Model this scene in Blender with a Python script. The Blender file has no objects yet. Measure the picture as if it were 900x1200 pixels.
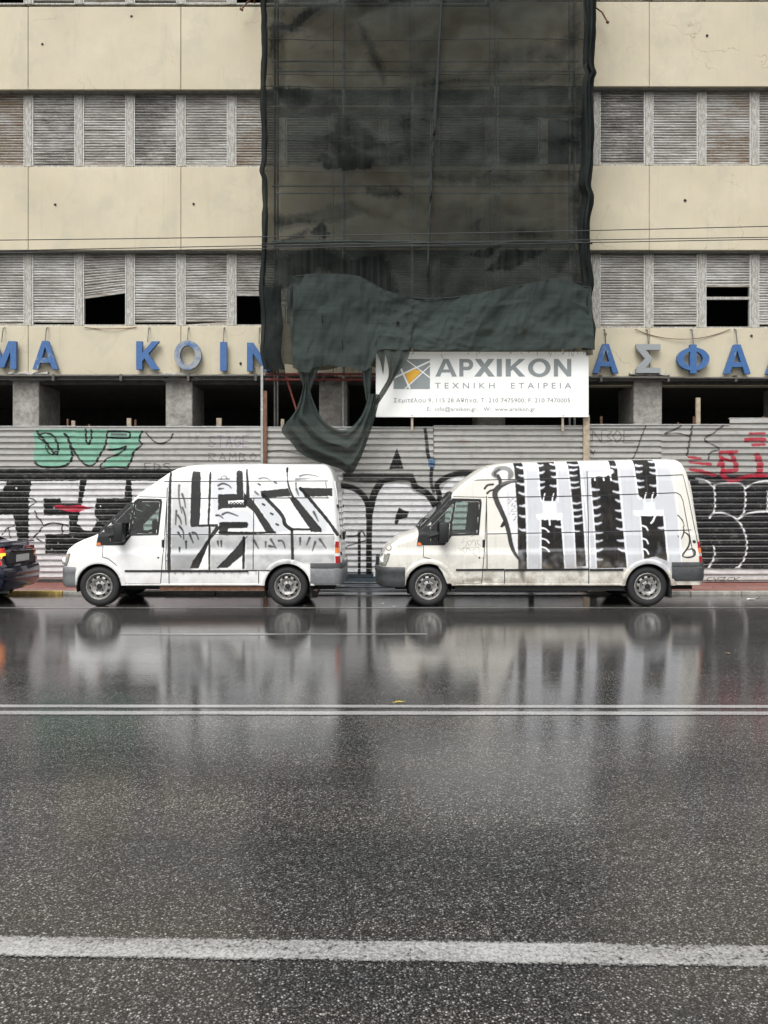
import bpy, bmesh, math, random
import numpy as np
from mathutils import Vector
from mathutils.geometry import tessellate_polygon
random.seed(7); RNG = np.random.default_rng(7)
S = bpy.context.scene
COL = S.collection
F, CX, HY, EYE = 936.0, 450.0, 592.0, 1.75        # focal length and horizon of a 900x1200 frame, eye height

# ------------------------------------------------------------------ camera, world, sun, exposure
cam_d = bpy.data.cameras.new("camera"); cam = bpy.data.objects.new("camera", cam_d); COL.objects.link(cam)
cam.location = (0, 0, EYE); cam.rotation_euler = (math.radians(90), 0, 0)
cam_d.sensor_fit = 'HORIZONTAL'; cam_d.sensor_width = 36; cam_d.lens = 36 * F / 900
cam_d.shift_y = -8 / 900; cam_d.clip_end = 2000; cam_d.clip_start = 0.05
S.camera = cam
S.view_settings.view_transform = 'Standard'; S.view_settings.look = 'None'
S.view_settings.gamma = 1; S.view_settings.exposure = 0.7
S.render.engine = 'CYCLES'
S.cycles.max_bounces = 8; S.cycles.transparent_max_bounces = 16; S.cycles.use_denoising = True
SUN_EL, SUN_ROT = math.radians(58), math.radians(200)
W = bpy.data.worlds.new("World"); S.world = W; W.use_nodes = True
wn, wl = W.node_tree.nodes, W.node_tree.links
sky = wn.new('ShaderNodeTexSky'); sky.sky_type = 'NISHITA'; sky.sun_disc = False
sky.sun_elevation = SUN_EL; sky.sun_rotation = SUN_ROT
sky.dust_density = 6; sky.air_density = 1.2; sky.ozone_density = 1
hs = wn.new('ShaderNodeHueSaturation'); hs.inputs['Saturation'].default_value = 0.12
wl.new(sky.outputs[0], hs.inputs['Color'])
bg = wn['Background']; bg.inputs[1].default_value = 0.13
wl.new(hs.outputs[0], bg.inputs[0])
sd = bpy.data.lights.new("sun", 'SUN'); sd.energy = 0.9; sd.angle = math.radians(35); sd.color = (1, .985, .96)
so = bpy.data.objects.new("sun", sd); COL.objects.link(so)
# the sky's sun at rotation r stands towards (sin r, cos r)
sdir = Vector((math.sin(SUN_ROT) * math.cos(SUN_EL), math.cos(SUN_ROT) * math.cos(SUN_EL), math.sin(SUN_EL)))
so.rotation_euler = sdir.to_track_quat('Z', 'Y').to_euler()

# ------------------------------------------------------------------ helpers
def at(px, py, D):
    return Vector(((px - CX) * D / F, D, EYE + (HY - py) * D / F))
def wx(px, D): return (px - CX) * D / F
def wz(py, D): return EYE + (HY - py) * D / F

def tag(o, label=None, cat=None, group=None, kind=None):
    if label: o['label'] = label
    if cat: o['category'] = cat
    if group: o['group'] = group
    if kind: o['kind'] = kind
    return o
def empty(name, loc=(0, 0, 0), label=None, cat=None, group=None, parent=None):
    o = bpy.data.objects.new(name, None); COL.objects.link(o); o.location = loc
    o.empty_display_size = .1
    if parent: o.parent = parent
    return tag(o, label, cat, group)
def link(name, me, parent=None, loc=None):
    o = bpy.data.objects.new(name, me); COL.objects.link(o)
    if parent:
        o.parent = parent
    if loc is not None: o.location = loc
    return o

class MB:
    """collects faces in world space; build() turns them into one object relative to its parent"""
    def __init__(s): s.v = []; s.f = []; s.m = []; s.uv = None
    def add(s, vs, fs, m=0):
        b = len(s.v); s.v += [tuple(p) for p in vs]
        for f in fs: s.f.append([b + i for i in f]); s.m.append(m)
        return s
    def box(s, x0, x1, y0, y1, z0, z1, m=0):
        v = [(x, y, z) for z in (z0, z1) for y in (y0, y1) for x in (x0, x1)]
        return s.add(v, [(0, 2, 3, 1), (4, 5, 7, 6), (0, 1, 5, 4), (2, 6, 7, 3), (0, 4, 6, 2), (1, 3, 7, 5)], m)
    def bevbox(s, x0, x1, y0, y1, z0, z1, b=.01, m=0):
        bm = bmesh.new(); bmesh.ops.create_cube(bm, size=1)
        for v in bm.verts: v.co = Vector(((x0+x1)/2 + v.co.x*(x1-x0), (y0+y1)/2 + v.co.y*(y1-y0), (z0+z1)/2 + v.co.z*(z1-z0)))
        bmesh.ops.bevel(bm, geom=bm.edges[:], offset=b, segments=2, affect='EDGES', profile=.5)
        bm.verts.index_update()
        s.add([v.co for v in bm.verts], [[v.index for v in f.verts] for f in bm.faces], m); bm.free(); return s
    def tube(s, pts, r, n=8, m=0, cap=True):
        pts = [Vector(p) for p in pts]; rings = []
        for i, p in enumerate(pts):
            d = (pts[min(i+1, len(pts)-1)] - pts[max(i-1, 0)]).normalized()
            a = d.cross(Vector((0, 0, 1)))
            if a.length < .1: a = d.cross(Vector((1, 0, 0)))
            a.normalize(); b = d.cross(a)
            rr = r[i] if isinstance(r, (list, tuple)) else r
            rings.append([p + (a*math.cos(2*math.pi*k/n) + b*math.sin(2*math.pi*k/n))*rr for k in range(n)])
        vs = [q for R in rings for q in R]; fs = []
        for i in range(len(pts)-1):
            for k in range(n):
                fs.append((i*n+k, i*n+(k+1) % n, (i+1)*n+(k+1) % n, (i+1)*n+k))
        if cap: fs += [tuple(range(n))[::-1], tuple((len(pts)-1)*n+k for k in range(n))]
        return s.add(vs, fs, m)
    def grid(s, P, m=0, keep=None):
        nu, nv = len(P), len(P[0]); fs = []
        for i in range(nu-1):
            for j in range(nv-1):
                if keep is None or keep(i, j): fs.append((i*nv+j, (i+1)*nv+j, (i+1)*nv+j+1, i*nv+j+1))
        return s.add([p for r in P for p in r], fs, m)
    def lathe(s, prof, c, n=40, m=0, keep=None):
        """profile of (r, y) turned about the Y axis through c"""
        P = [[(c[0]+r*math.cos(2*math.pi*k/n), c[1]+y, c[2]+r*math.sin(2*math.pi*k/n)) for r, y in prof] for k in range(n+1)]
        return s.grid(P, m, keep)
    def prism(s, poly, y0, y1, m=0):
        """polygon of (x, z), extruded in y"""
        n = len(poly)
        tri = tessellate_polygon([[Vector((x, z, 0)) for x, z in poly]])
        vs = [(x, y0, z) for x, z in poly] + [(x, y1, z) for x, z in poly]
        fs = [tuple(t) for t in tri] + [tuple(i+n for i in t)[::-1] for t in tri] + [(i, (i+1) % n, (i+1) % n+n, i+n) for i in range(n)]
        return s.add(vs, fs, m)
    def build(s, name, mat, parent=None, smooth=None, origin=None, uvf=None, weld=True):
        o3 = Vector(origin) if origin is not None else Vector((0, 0, 0))
        p = parent; base = Vector((0, 0, 0))
        while p: base += Vector(p.location); p = p.parent
        if parent is None and origin is None and s.v:
            a = np.array(s.v); o3 = Vector(((a[:, 0].min()+a[:, 0].max())/2, (a[:, 1].min()+a[:, 1].max())/2, a[:, 2].min()))
        org = o3 if parent is None else base + o3
        me = bpy.data.meshes.new(name)
        me.from_pydata([(x-org.x, y-org.y, z-org.z) for x, y, z in s.v], [], s.f)
        for mm in (mat if isinstance(mat, (list, tuple)) else [mat]): me.materials.append(mm)
        if len(me.materials) > 1: me.polygons.foreach_set('material_index', s.m)
        if uvf:
            uvl = me.uv_layers.new(name='paint'); a = np.array(s.v)
            U, V = uvf(a); li = np.zeros(len(me.loops), int); me.loops.foreach_get('vertex_index', li)
            uvl.data.foreach_set('uv', np.stack([U[li], V[li]], 1).ravel())
        bm = bmesh.new(); bm.from_mesh(me)
        if weld: bmesh.ops.remove_doubles(bm, verts=bm.verts, dist=1e-4)
        bmesh.ops.recalc_face_normals(bm, faces=bm.faces); bm.to_mesh(me); bm.free()
        if smooth:
            me.polygons.foreach_set('use_smooth', [True]*len(me.polygons)); me.set_sharp_from_angle(angle=math.radians(smooth))
        return link(name, me, parent, o3)

def cr(pts, n=8, closed=False):
    """Catmull-Rom through 2-D points"""
    P = [np.array(p, float) for p in pts]; out = []
    N = len(P)
    for i in range(N if closed else N-1):
        g = (lambda k: P[k % N]) if closed else (lambda k: P[min(max(k, 0), N-1)])
        a, b, c, d = g(i-1), g(i), g(i+1), g(i+2)
        for k in range(n):
            t = k/n
            out.append(tuple(.5*((2*b) + (c-a)*t + (2*a-5*b+4*c-d)*t*t + (3*b-3*c+d-a)*t**3)))
    if not closed: out.append(tuple(P[-1]))
    return out

def vnoise(x, y, seed=0):
    """smooth value noise on arrays"""
    g = np.random.default_rng(seed).random((64, 64))
    xi, yi = np.floor(x).astype(int), np.floor(y).astype(int); fx, fy = x-xi, y-yi
    fx = fx*fx*(3-2*fx); fy = fy*fy*(3-2*fy)
    a, b = g[xi % 64, yi % 64], g[(xi+1) % 64, yi % 64]; c, d = g[xi % 64, (yi+1) % 64], g[(xi+1) % 64, (yi+1) % 64]
    return (a*(1-fx)+b*fx)*(1-fy) + (c*(1-fx)+d*fx)*fy
def fbm(x, y, seed=0, o=3):
    r = 0; amp = .5
    for k in range(o): r = r + amp*vnoise(x*2**k, y*2**k, seed+k); amp *= .5
    return r

# ------------------------------------------------------------------ spray paint drawn into images
class Canvas:
    def __init__(s, x0, y0, x1, y1, k):
        s.x0, s.y0, s.x1, s.y1, s.k = x0, y0, x1, y1, k
        s.w, s.h = int((x1-x0)*k), int((y1-y0)*k)
        s.rgb = np.ones((s.h, s.w, 3), np.float32); s.a = np.zeros((s.h, s.w), np.float32)
        s.seed = 1
    def win(s, pts, m):
        p = np.array(pts); i0 = max(0, int((p[:, 1].min()-m-s.y0)*s.k)); i1 = min(s.h, int((p[:, 1].max()+m-s.y0)*s.k)+1)
        j0 = max(0, int((p[:, 0].min()-m-s.x0)*s.k)); j1 = min(s.w, int((p[:, 0].max()+m-s.x0)*s.k)+1)
        if i1 <= i0 or j1 <= j0: return None
        Y, X = np.mgrid[i0:i1, j0:j1].astype(np.float32)
        return slice(i0, i1), slice(j0, j1), X/s.k+s.x0+.5/s.k, Y/s.k+s.y0+.5/s.k
    def put(s, si, sj, cov, col):
        c = np.array(col, np.float32)/255.
        a0 = s.a[si, sj]; na = cov+a0*(1-cov)
        w = np.where(na > 1e-4, cov/np.maximum(na, 1e-4), 0)[..., None]
        s.rgb[si, sj] = s.rgb[si, sj]*(1-w)+c*w; s.a[si, sj] = na
    def poly(s, pts, col, soft=.4, alpha=1., rough=.5, grad=None):
        q = s.win(pts, 3+soft*3)
        if q is None: return
        si, sj, X, Y = q; s.seed += 1
        n = len(pts); d2 = np.full(X.shape, 1e9, np.float32); ins = np.zeros(X.shape, bool)
        for i in range(n):
            ax, ay = pts[i]; bx, by = pts[(i+1) % n]
            ex, ey = bx-ax, by-ay; L = ex*ex+ey*ey+1e-9
            t = np.clip(((X-ax)*ex+(Y-ay)*ey)/L, 0, 1)
            d2 = np.minimum(d2, (X-ax-t*ex)**2+(Y-ay-t*ey)**2)
            if ay != by:
                c = ((ay > Y) != (by > Y)) & (X < (bx-ax)*(Y-ay)/(by-ay)+ax); ins ^= c
        d = np.sqrt(d2)*np.where(ins, -1, 1)+(vnoise(X*.33, Y*.33, s.seed)*.7+vnoise(X*1.3, Y*1.3, s.seed+1)*.3-.5)*rough*1.5
        cov = np.clip(.5-d/(2*soft), 0, 1)*alpha
        if grad: cov = cov*np.clip(grad(X, Y), 0, 1)
        s.put(si, sj, cov, col)
    def stroke(s, pts, w, col, soft=.35, alpha=1., rough=.3, smooth=True):
        if smooth and len(pts) > 2: pts = cr(pts, 5)
        ws = np.interp(np.linspace(0, 1, len(pts)), np.linspace(0, 1, len(w)), w) if isinstance(w, (list, tuple)) else [w]*len(pts)
        q = s.win(pts, max(ws)+soft*3+1)
        if q is None: return
        si, sj, X, Y = q; s.seed += 1; d = np.full(X.shape, 1e9, np.float32)
        for i in range(len(pts)-1):
            ax, ay = pts[i]; bx, by = pts[i+1]; ex, ey = bx-ax, by-ay
            t = np.clip(((X-ax)*ex+(Y-ay)*ey)/(ex*ex+ey*ey+1e-9), 0, 1)
            d = np.minimum(d, np.sqrt((X-ax-t*ex)**2+(Y-ay-t*ey)**2)-(ws[i]*(1-t)+ws[i+1]*t)/2)
        d = d+(vnoise(X*.35, Y*.35, s.seed)*.7+vnoise(X*1.5, Y*1.5, s.seed+1)*.3-.5)*rough*1.6
        s.put(si, sj, np.clip(.5-d/(2*soft), 0, 1)*alpha, col)
    def speck(s, n, box, col, r=(.2, .7), alpha=.8):
        for k in range(n):
            x, y = RNG.uniform(box[0], box[2]), RNG.uniform(box[1], box[3]); rr = RNG.uniform(*r)
            s.stroke([(x, y), (x+.1, y+.1)], rr*2, col, .2, alpha, .1, False)
    def image(s, name):
        im = bpy.data.images.new(name, s.w, s.h, alpha=True); im.alpha_mode = 'CHANNEL_PACKED'
        A = np.concatenate([s.rgb, s.a[..., None]], 2)[::-1]
        im.pixels.foreach_set(np.ascontiguousarray(A, np.float32).ravel()); im.update(); im.pack(); return im

# ------------------------------------------------------------------ materials
class N:
    def __init__(s, name):
        s.mat = bpy.data.materials.new(name); s.mat.use_nodes = True; s.t = s.mat.node_tree; s.n = s.t.nodes
        s.b = s.n['Principled BSDF']; s.out = s.n['Material Output']; s._co = None
    def new(s, ty, **kw):
        n = s.n.new('ShaderNode'+ty)
        for k, v in kw.items():
            if k.startswith('i_'):
                key = k[2:].replace('_', ' ')
                n.inputs[int(key) if key.isdigit() else key].default_value = v
            else: setattr(n, k, v)
        return n
    def L(s, a, b): s.t.links.new(a, b)
    def co(s):
        if not s._co: s._co = s.new('NewGeometry').outputs['Position']
        return s._co
    def obj(s): return s.new('TexCoord').outputs['Object']
    def map(s, sc=(1, 1, 1), rot=(0, 0, 0), loc=(0, 0, 0), src=None):
        m = s.new('Mapping'); m.inputs['Scale'].default_value = sc; m.inputs['Rotation'].default_value = rot; m.inputs['Location'].default_value = loc
        s.L(src or s.co(), m.inputs[0]); return m.outputs[0]
    def noise(s, scale=5, detail=4, rough=.6, vec=None, dist=0):
        n = s.new('TexNoise'); n.inputs['Scale'].default_value = scale; n.inputs['Detail'].default_value = detail
        n.inputs['Roughness'].default_value = rough; n.inputs['Distortion'].default_value = dist
        s.L(vec or s.co(), n.inputs['Vector']); return n.outputs['Fac']
    def ramp(s, x, stops, interp='LINEAR'):
        r = s.new('ValToRGB'); cr_ = r.color_ramp; cr_.interpolation = interp
        while len(cr_.elements) < len(stops): cr_.elements.new(.5)
        for e, (p, c) in zip(cr_.elements, stops):
            e.position = p; e.color = (c, c, c, 1) if isinstance(c, (int, float)) else (*c, 1)
        s.L(x, r.inputs[0]); return r.outputs[0]
    def mix(s, f, a, b, mode='MIX'):
        m = s.new('Mix', data_type='RGBA', blend_type=mode)
        for v, i in ((f, 0), (a, 6), (b, 7)):
            if hasattr(v, 'links'): s.L(v, m.inputs[i])
            elif i == 0: m.inputs[0].default_value = v
            else: m.inputs[i].default_value = (*v, 1) if not isinstance(v, (int, float)) else (v, v, v, 1)
        return m.outputs[2]
    def math(s, op, a, b=0., c=None, clamp=False):
        m = s.new('Math', operation=op, use_clamp=clamp)
        for v, i in ((a, 0), (b, 1), (c, 2)):
            if v is None: continue
            if hasattr(v, 'links'): s.L(v, m.inputs[i])
            else: m.inputs[i].default_value = v
        return m.outputs[0]
    def set(s, **kw):
        for k, v in kw.items():
            k = k.replace('_', ' ')
            if hasattr(v, 'links'): s.L(v, s.b.inputs[k])
            else: s.b.inputs[k].default_value = (*v, 1) if isinstance(v, tuple) and len(v) == 3 else v
        return s
    def bump(s, h, strength=.3, dist=.01, to='Normal'):
        b = s.new('Bump'); b.inputs['Strength'].default_value = strength; b.inputs['Distance'].default_value = dist
        s.L(h, b.inputs['Height']); s.L(b.outputs[0], s.b.inputs[to]); return b.outputs[0]
    def sep(s, v):
        n = s.new('SeparateXYZ'); s.L(v, n.inputs[0]); return n.outputs
def c8(r, g, b):
    f = lambda v: ((v/255+.055)/1.055)**2.4 if v > 10 else v/255/12.92
    return (f(r), f(g), f(b))

def simple(name, col, rough=.6, var=.25, metal=0., nscale=8, bump=.15, coat=0.):
    m = N(name); n1 = m.noise(nscale, 5, .65)
    lo = tuple(c*(1-var) for c in col); hi = tuple(min(1, c*(1+var)) for c in col)
    m.set(Base_Color=m.mix(m.ramp(n1, [(.3, 0.), (.7, 1.)]), lo, hi), Roughness=rough, Metallic=metal, Coat_Weight=coat)
    if bump: m.bump(m.noise(nscale*6, 3), bump, .004)
    return m.mat

def mat_asphalt():
    m = N('wet_asphalt'); co = m.co(); sx = m.sep(co)
    wob = m.new('VectorMath', operation='MULTIPLY_ADD'); nz = m.new('TexNoise'); nz.inputs['Scale'].default_value = 60; m.L(co, nz.inputs['Vector'])
    m.L(nz.outputs['Color'], wob.inputs[0]); wob.inputs[1].default_value = (.012, .012, .012); m.L(co, wob.inputs[2])
    vor = m.new('TexVoronoi'); vor.inputs['Scale'].default_value = 104; m.L(wob.outputs[0], vor.inputs['Vector'])
    vor2 = m.new('TexVoronoi'); vor2.inputs['Scale'].default_value = 190; m.L(wob.outputs[0], vor2.inputs['Vector'])
    rnd = m.sep(vor.outputs['Color'])[0]; rnd2 = m.sep(vor2.outputs['Color'])[1]
    stone_glint = m.ramp(rnd, [(.0, .03), (.5, .075), (.72, .17), (.84, .36), (.93, .64), (1., .85)])  # real aggregate tones; the palest are sky glints put into the colour
    fine = m.ramp(rnd2, [(0., .022), (.65, .075), (.86, .24), (1., .66)])
    gap = m.ramp(vor.outputs['Distance'], [(.22, 1.), (.55, .15)])
    base = m.mix(.45, stone_glint, fine); base = m.mix(1., base, gap, 'MULTIPLY')
    tint = m.noise(1.1, 5, .65, m.map((.35, 1.3, 1)))
    base = m.mix(m.ramp(tint, [(.35, 0.), (.7, 1.)]), m.mix(1., base, (.72, .72, .74), 'MULTIPLY'), m.mix(1., base, (1.25, 1.17, 1.04), 'MULTIPLY'))
    trk = m.noise(1., 3, .5, m.map((.03, .85, 1), loc=(0, .3, 0)))         # long wheel tracks and oil down the lanes
    base = m.mix(m.ramp(trk, [(.42, 0.), (.62, .5)]), base, m.mix(1., base, (.55, .55, .56), 'MULTIPLY'))
    ck = m.new('TexVoronoi', feature='DISTANCE_TO_EDGE'); ck.inputs['Scale'].default_value = .55
    wv = m.new('VectorMath', operation='MULTIPLY_ADD'); n9 = m.new('TexNoise'); n9.inputs['Scale'].default_value = 1.7; n9.inputs['Detail'].default_value = 6; m.L(co, n9.inputs['Vector'])
    m.L(n9.outputs['Color'], wv.inputs[0]); wv.inputs[1].default_value = (1.1, 1.1, 0); m.L(co, wv.inputs[2]); m.L(wv.outputs[0], ck.inputs['Vector'])
    ckm = m.math('MULTIPLY', m.ramp(ck.outputs['Distance'], [(.0, 1.), (.006, 0.)]), m.ramp(m.noise(.35, 2), [(.54, 0.), (.62, .8)]))
    base = m.mix(ckm, base, (.008, .008, .008))
    # crossfall: the far lane and the gutter hold more water
    depth = m.new('MapRange', interpolation_type='SMOOTHSTEP'); m.L(sx[1], depth.inputs[0])
    depth.inputs[1].default_value = 3.2; depth.inputs[2].default_value = 8.5
    wn_ = m.noise(.9, 5, .62, m.map((.25, 1.0, 1)), .6)
    wn2 = m.noise(5, 5, .65, m.map((.45, 1.5, 1)))
    wet = m.math('ADD', m.math('MULTIPLY', depth.outputs[0], .72), m.math('MULTIPLY_ADD', wn_, .9, -.36))
    wet = m.math('ADD', wet, m.math('MULTIPLY_ADD', wn2, .8, -.42), clamp=True)
    base = m.mix(m.math('MULTIPLY', wet, .55), base, m.mix(1., base, .5, 'MULTIPLY'))
    h = m.math('ADD', m.math('MULTIPLY', vor.outputs['Distance'], -1.), m.math('MULTIPLY', vor2.outputs['Distance'], -.4))
    m.set(Base_Color=base, Roughness=.6, Specular_IOR_Level=.2)
    m.bump(h, .8, .006)
    b2 = m.new('Bump'); b2.inputs['Distance'].default_value = .003
    m.L(m.math('ADD', h, m.math('ADD', m.math('MULTIPLY', m.noise(14, 4, .65, m.map((.7, 1., 1))), 1.3), m.math('MULTIPLY', m.noise(5, 5, .7, m.map((.35, 2.4, 1))), 5.))), b2.inputs['Height'])
    m.L(m.math('MULTIPLY_ADD', wet, -.05, .09), b2.inputs['Strength'])
    m.L(b2.outputs[0], m.b.inputs['Coat Normal'])
    m.set(Coat_Weight=1., Coat_Roughness=m.math('ADD', m.math('MULTIPLY_ADD', wet, -.035, .065), m.ramp(m.noise(1.6, 5, .65, m.map((.3, 1.6, 1))), [(.42, 0.), (.72, .09)])), Coat_IOR=1.42)
    return m.mat

def mat_roadpaint(wear=.5, col=(.47, .47, .455)):
    m = N('road_paint'); co = m.co()
    vor = m.new('TexVoronoi'); vor.inputs['Scale'].default_value = 88; m.L(co, vor.inputs['Vector'])
    n1 = m.noise(45, 5, .75); n2 = m.noise(2.2, 4, .6, m.map((.5, 2, 1)))
    uv = m.new('UVMap', uv_map='paint'); v = m.sep(uv.outputs[0])[1]
    edge = m.math('MULTIPLY', m.math('ABSOLUTE', m.math('SUBTRACT', v, .5)), 2.)
    edge = m.ramp(edge, [(.72, 0.), (1., .3)])
    mask = m.math('ADD', m.math('MULTIPLY', n1, .75), m.math('MULTIPLY', n2, .55))
    mask = m.math('ADD', mask, m.math('MULTIPLY', vor.outputs['Distance'], -.3))
    mask = m.math('SUBTRACT', mask, edge)
    mk = m.ramp(mask, [(wear-.42, 0.), (wear-.05, 1.)])
    m.set(Base_Color=m.mix(mk, (.03, .03, .03), col), Roughness=.45, Coat_Weight=.7, Coat_Roughness=.15, Alpha=m.ramp(mk, [(0., 0.), (.25, 1.)]))
    m.bump(m.math('MULTIPLY', vor.outputs['Distance'], -1.), .6, .005)
    return m.mat

def mat_plaster():
    m = N('beige_plaster'); co = m.co()
    big = m.noise(.55, 5, .6); mid = m.noise(3, 5, .65); fine = m.noise(60, 2)
    col = m.mix(m.ramp(big, [(.3, 0.), (.7, 1.)]), (.485, .435, .315), (.575, .52, .39))
    col = m.mix(m.ramp(mid, [(.45, 0.), (.8, .6)]), col, (.47, .425, .34))
    run = m.noise(2.2, 5, .7, m.map((2.4, 1, .16)))
    col = m.mix(m.ramp(run, [(.55, 0.), (.85, .35)]), col, (.36, .32, .25))
    blot = m.noise(1.1, 7, .72, m.map((1, 1, .7), loc=(3, 0, 1)), .7)
    col = m.mix(m.ramp(blot, [(.54, 0.), (.60, .28), (.75, .5)]), col, (.40, .375, .30))
    drip = m.noise(3.5, 6, .75, m.map((3.2, 1, .10), loc=(7, 0, 2)))
    col = m.mix(m.ramp(drip, [(.60, 0.), (.72, .45)]), col, (.30, .27, .215))
    ck = m.new('TexVoronoi', feature='DISTANCE_TO_EDGE'); ck.inputs['Scale'].default_value = .45
    wv = m.new('VectorMath', operation='MULTIPLY_ADD'); n9 = m.new('TexNoise'); n9.inputs['Scale'].default_value = 1.2; n9.inputs['Detail'].default_value = 7; m.L(co, n9.inputs['Vector'])
    m.L(n9.outputs['Color'], wv.inputs[0]); wv.inputs[1].default_value = (1.4, 0, 1.4); m.L(co, wv.inputs[2]); m.L(wv.outputs[0], ck.inputs['Vector'])
    ckm = m.math('MULTIPLY', m.ramp(ck.outputs['Distance'], [(.0, 1.), (.004, 0.)]), m.ramp(m.noise(.5, 2), [(.52, 0.), (.6, .6)]))
    col = m.mix(ckm, col, (.2, .17, .12))
    spots = m.noise(16, 2, .5)
    col = m.mix(m.ramp(spots, [(.74, 0.), (.78, .6)]), col, (.3, .27, .22))
    m.set(Base_Color=col, Roughness=.85); m.bump(m.math('ADD', fine, mid), .2, .01)
    return m.mat

def mat_concrete(name='rough_concrete', a=(.24, .23, .21), b=(.50, .48, .44)):
    m = N(name); n1 = m.noise(7, 8, .75); n2 = m.noise(1.5, 4)
    col = m.mix(m.ramp(n1, [(.35, 0.), (.65, 1.)]), a, b)
    col = m.mix(m.ramp(n2, [(.4, 0.), (.8, .5)]), col, (.12, .115, .10))
    m.set(Base_Color=col, Roughness=.9); m.bump(n1, .9, .04); return m.mat

def mat_shutter(name, brown, seed, light=0.):
    m = N(name); o = m.new('ObjectInfo')
    sh = m.new('VectorMath', operation='ADD'); m.L(m.co(), sh.inputs[0])
    sh.inputs[1].default_value = (seed*3.1, 0, seed*1.7)
    p = m.map((1.6, 1, 22), src=sh.outputs[0]); n1 = m.noise(1.1, 6, .75, p)
    p2 = m.map((5, 1, 30), src=sh.outputs[0]); n2 = m.noise(1.6, 5, .8, p2)
    blot = m.noise(1.3, 3, .5, sh.outputs[0])
    dirt = m.math('ADD', m.math('MULTIPLY', n1, .7), m.math('ADD', m.math('MULTIPLY', n2, .45), m.math('MULTIPLY', blot, .4)))
    base = m.ramp(dirt, [(.58+light*.06, (.54, .54, .52)), (.72+light*.05, (.33, .32, .295)), (.84+light*.05, brown)])
    fl = m.noise(22, 4, .8, m.map((1.5, 1, 6)))
    base = m.mix(m.ramp(fl, [(.58, 0.), (.66, .75)]), base, (.70, .70, .68))
    m.set(Base_Color=base, Roughness=.75); m.bump(n2, .3, .004); return m.mat

def mat_peel():
    m = N('peeling_white_paint'); n1 = m.noise(22, 6, .75, m.map((1.6, 1, .35))); n2 = m.noise(40, 4)
    mk = m.ramp(n1, [(.46, 0.), (.52, 1.)])
    m.set(Base_Color=m.mix(mk, (.46, .46, .435), (.29, .275, .24)), Roughness=.7); m.bump(mk, .5, .004); return m.mat

def mat_fence(img, cv):
    m = N('painted_corrugated_steel')
    uv = m.new('UVMap', uv_map='paint'); t = m.new('TexImage', image=img, extension='CLIP', interpolation='Linear'); m.L(uv.outputs[0], t.inputs[0])
    geo = m.new('NewGeometry'); nz = m.sep(geo.outputs['True Normal'])[2]
    up = m.ramp(nz, [(.25, 0.), (.5, 1.)])
    streak = m.noise(1.2, 5, .7, m.map((.5, 1, 5))); grime = m.noise(6, 6, .7)
    col = m.mix(m.ramp(streak, [(.3, 0.), (.7, 1.)]), (.30, .295, .275), (.42, .415, .39))
    col = m.mix(m.ramp(grime, [(.5, 0.), (.8, .6)]), col, (.17, .16, .145))
    rust = m.noise(2.6, 6, .75)
    col = m.mix(m.ramp(rust, [(.68, 0.), (.76, .6)]), col, (.28, .15, .08))
    pn = m.noise(26, 4, .7)
    cov = m.math('MULTIPLY', t.outputs['Alpha'], m.math('MULTIPLY_ADD', up, -.8, 1.))
    cov = m.math('MULTIPLY', cov, m.math('MULTIPLY', m.ramp(pn, [(.28, .6), (.42, 1.)]), m.ramp(m.noise(4, 7, .75), [(.28, .75), (.46, .99)])))
    pc = m.mix(m.ramp(grime, [(.42, 0.), (.75, .55)]), t.outputs['Color'], m.mix(1., t.outputs['Color'], (.5, .48, .45), 'MULTIPLY'))
    col = m.mix(cov, col, pc)
    m.set(Base_Color=col, Roughness=m.math('MULTIPLY_ADD', grime, .3, .3), Metallic=0., Coat_Weight=m.math('MULTIPLY_ADD', cov, -.2, .25), Coat_Roughness=.2, Specular_IOR_Level=m.math('MULTIPLY_ADD', cov, -.35, .5))
    m.bump(grime, .15, .004)
    return m.mat

def mat_van(name, white, img, dirt=.3):
    m = N(name)
    z = m.sep(m.co())[2]
    n1 = m.noise(5, 6, .7); n2 = m.noise(1.4, 4, .6, m.map((1, 1, .5))); n3 = m.noise(14, 5, .75, m.map((1, 1, .3)))
    low = m.new('MapRange', interpolation_type='SMOOTHSTEP'); m.L(z, low.inputs[0]); low.inputs[1].default_value = 1.0; low.inputs[2].default_value = .3
    dm = m.math('MULTIPLY', m.math('ADD', m.math('MULTIPLY', low.outputs[0], 1.2), .12), m.ramp(n1, [(.38, .1), (.7, 1.)]))
    runs = m.noise(2.4, 6, .75, m.map((5, 2, .22)))
    dm = m.math('ADD', dm, m.math('MULTIPLY', m.ramp(runs, [(.55, 0.), (.75, 1.)]), .35))
    dm = m.math('MULTIPLY', dm, dirt*1.6, clamp=True)
    col = m.mix(m.math('MULTIPLY', n2, .35), white, tuple(c*.9 for c in white))
    if img is not None:
        uv = m.new('UVMap', uv_map='paint'); t = m.new('TexImage', image=img, extension='CLIP'); m.L(uv.outputs[0], t.inputs[0])
        geo = m.new('NewGeometry'); ny = m.sep(geo.outputs['Normal'])[1]
        near = m.ramp(m.math('MULTIPLY', ny, -1.), [(.1, 0.), (.25, 1.)])
        cov = m.math('MULTIPLY', m.math('MULTIPLY', t.outputs['Alpha'], near), m.ramp(n3, [(.2, .9), (.4, 1.)]))
        col = m.mix(cov, col, t.outputs['Color'])
        m.set(Roughness=m.math('MULTIPLY_ADD', cov, .25, .3), Coat_Weight=m.math('MULTIPLY_ADD', cov, -.57, .6), Specular_IOR_Level=m.math('MULTIPLY_ADD', cov, -.38, .5))
    else: m.set(Roughness=.3, Coat_Weight=.6)
    col = m.mix(dm, col, (.24, .20, .145))
    m.set(Base_Color=col, Coat_Roughness=.08); return m.mat

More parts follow.
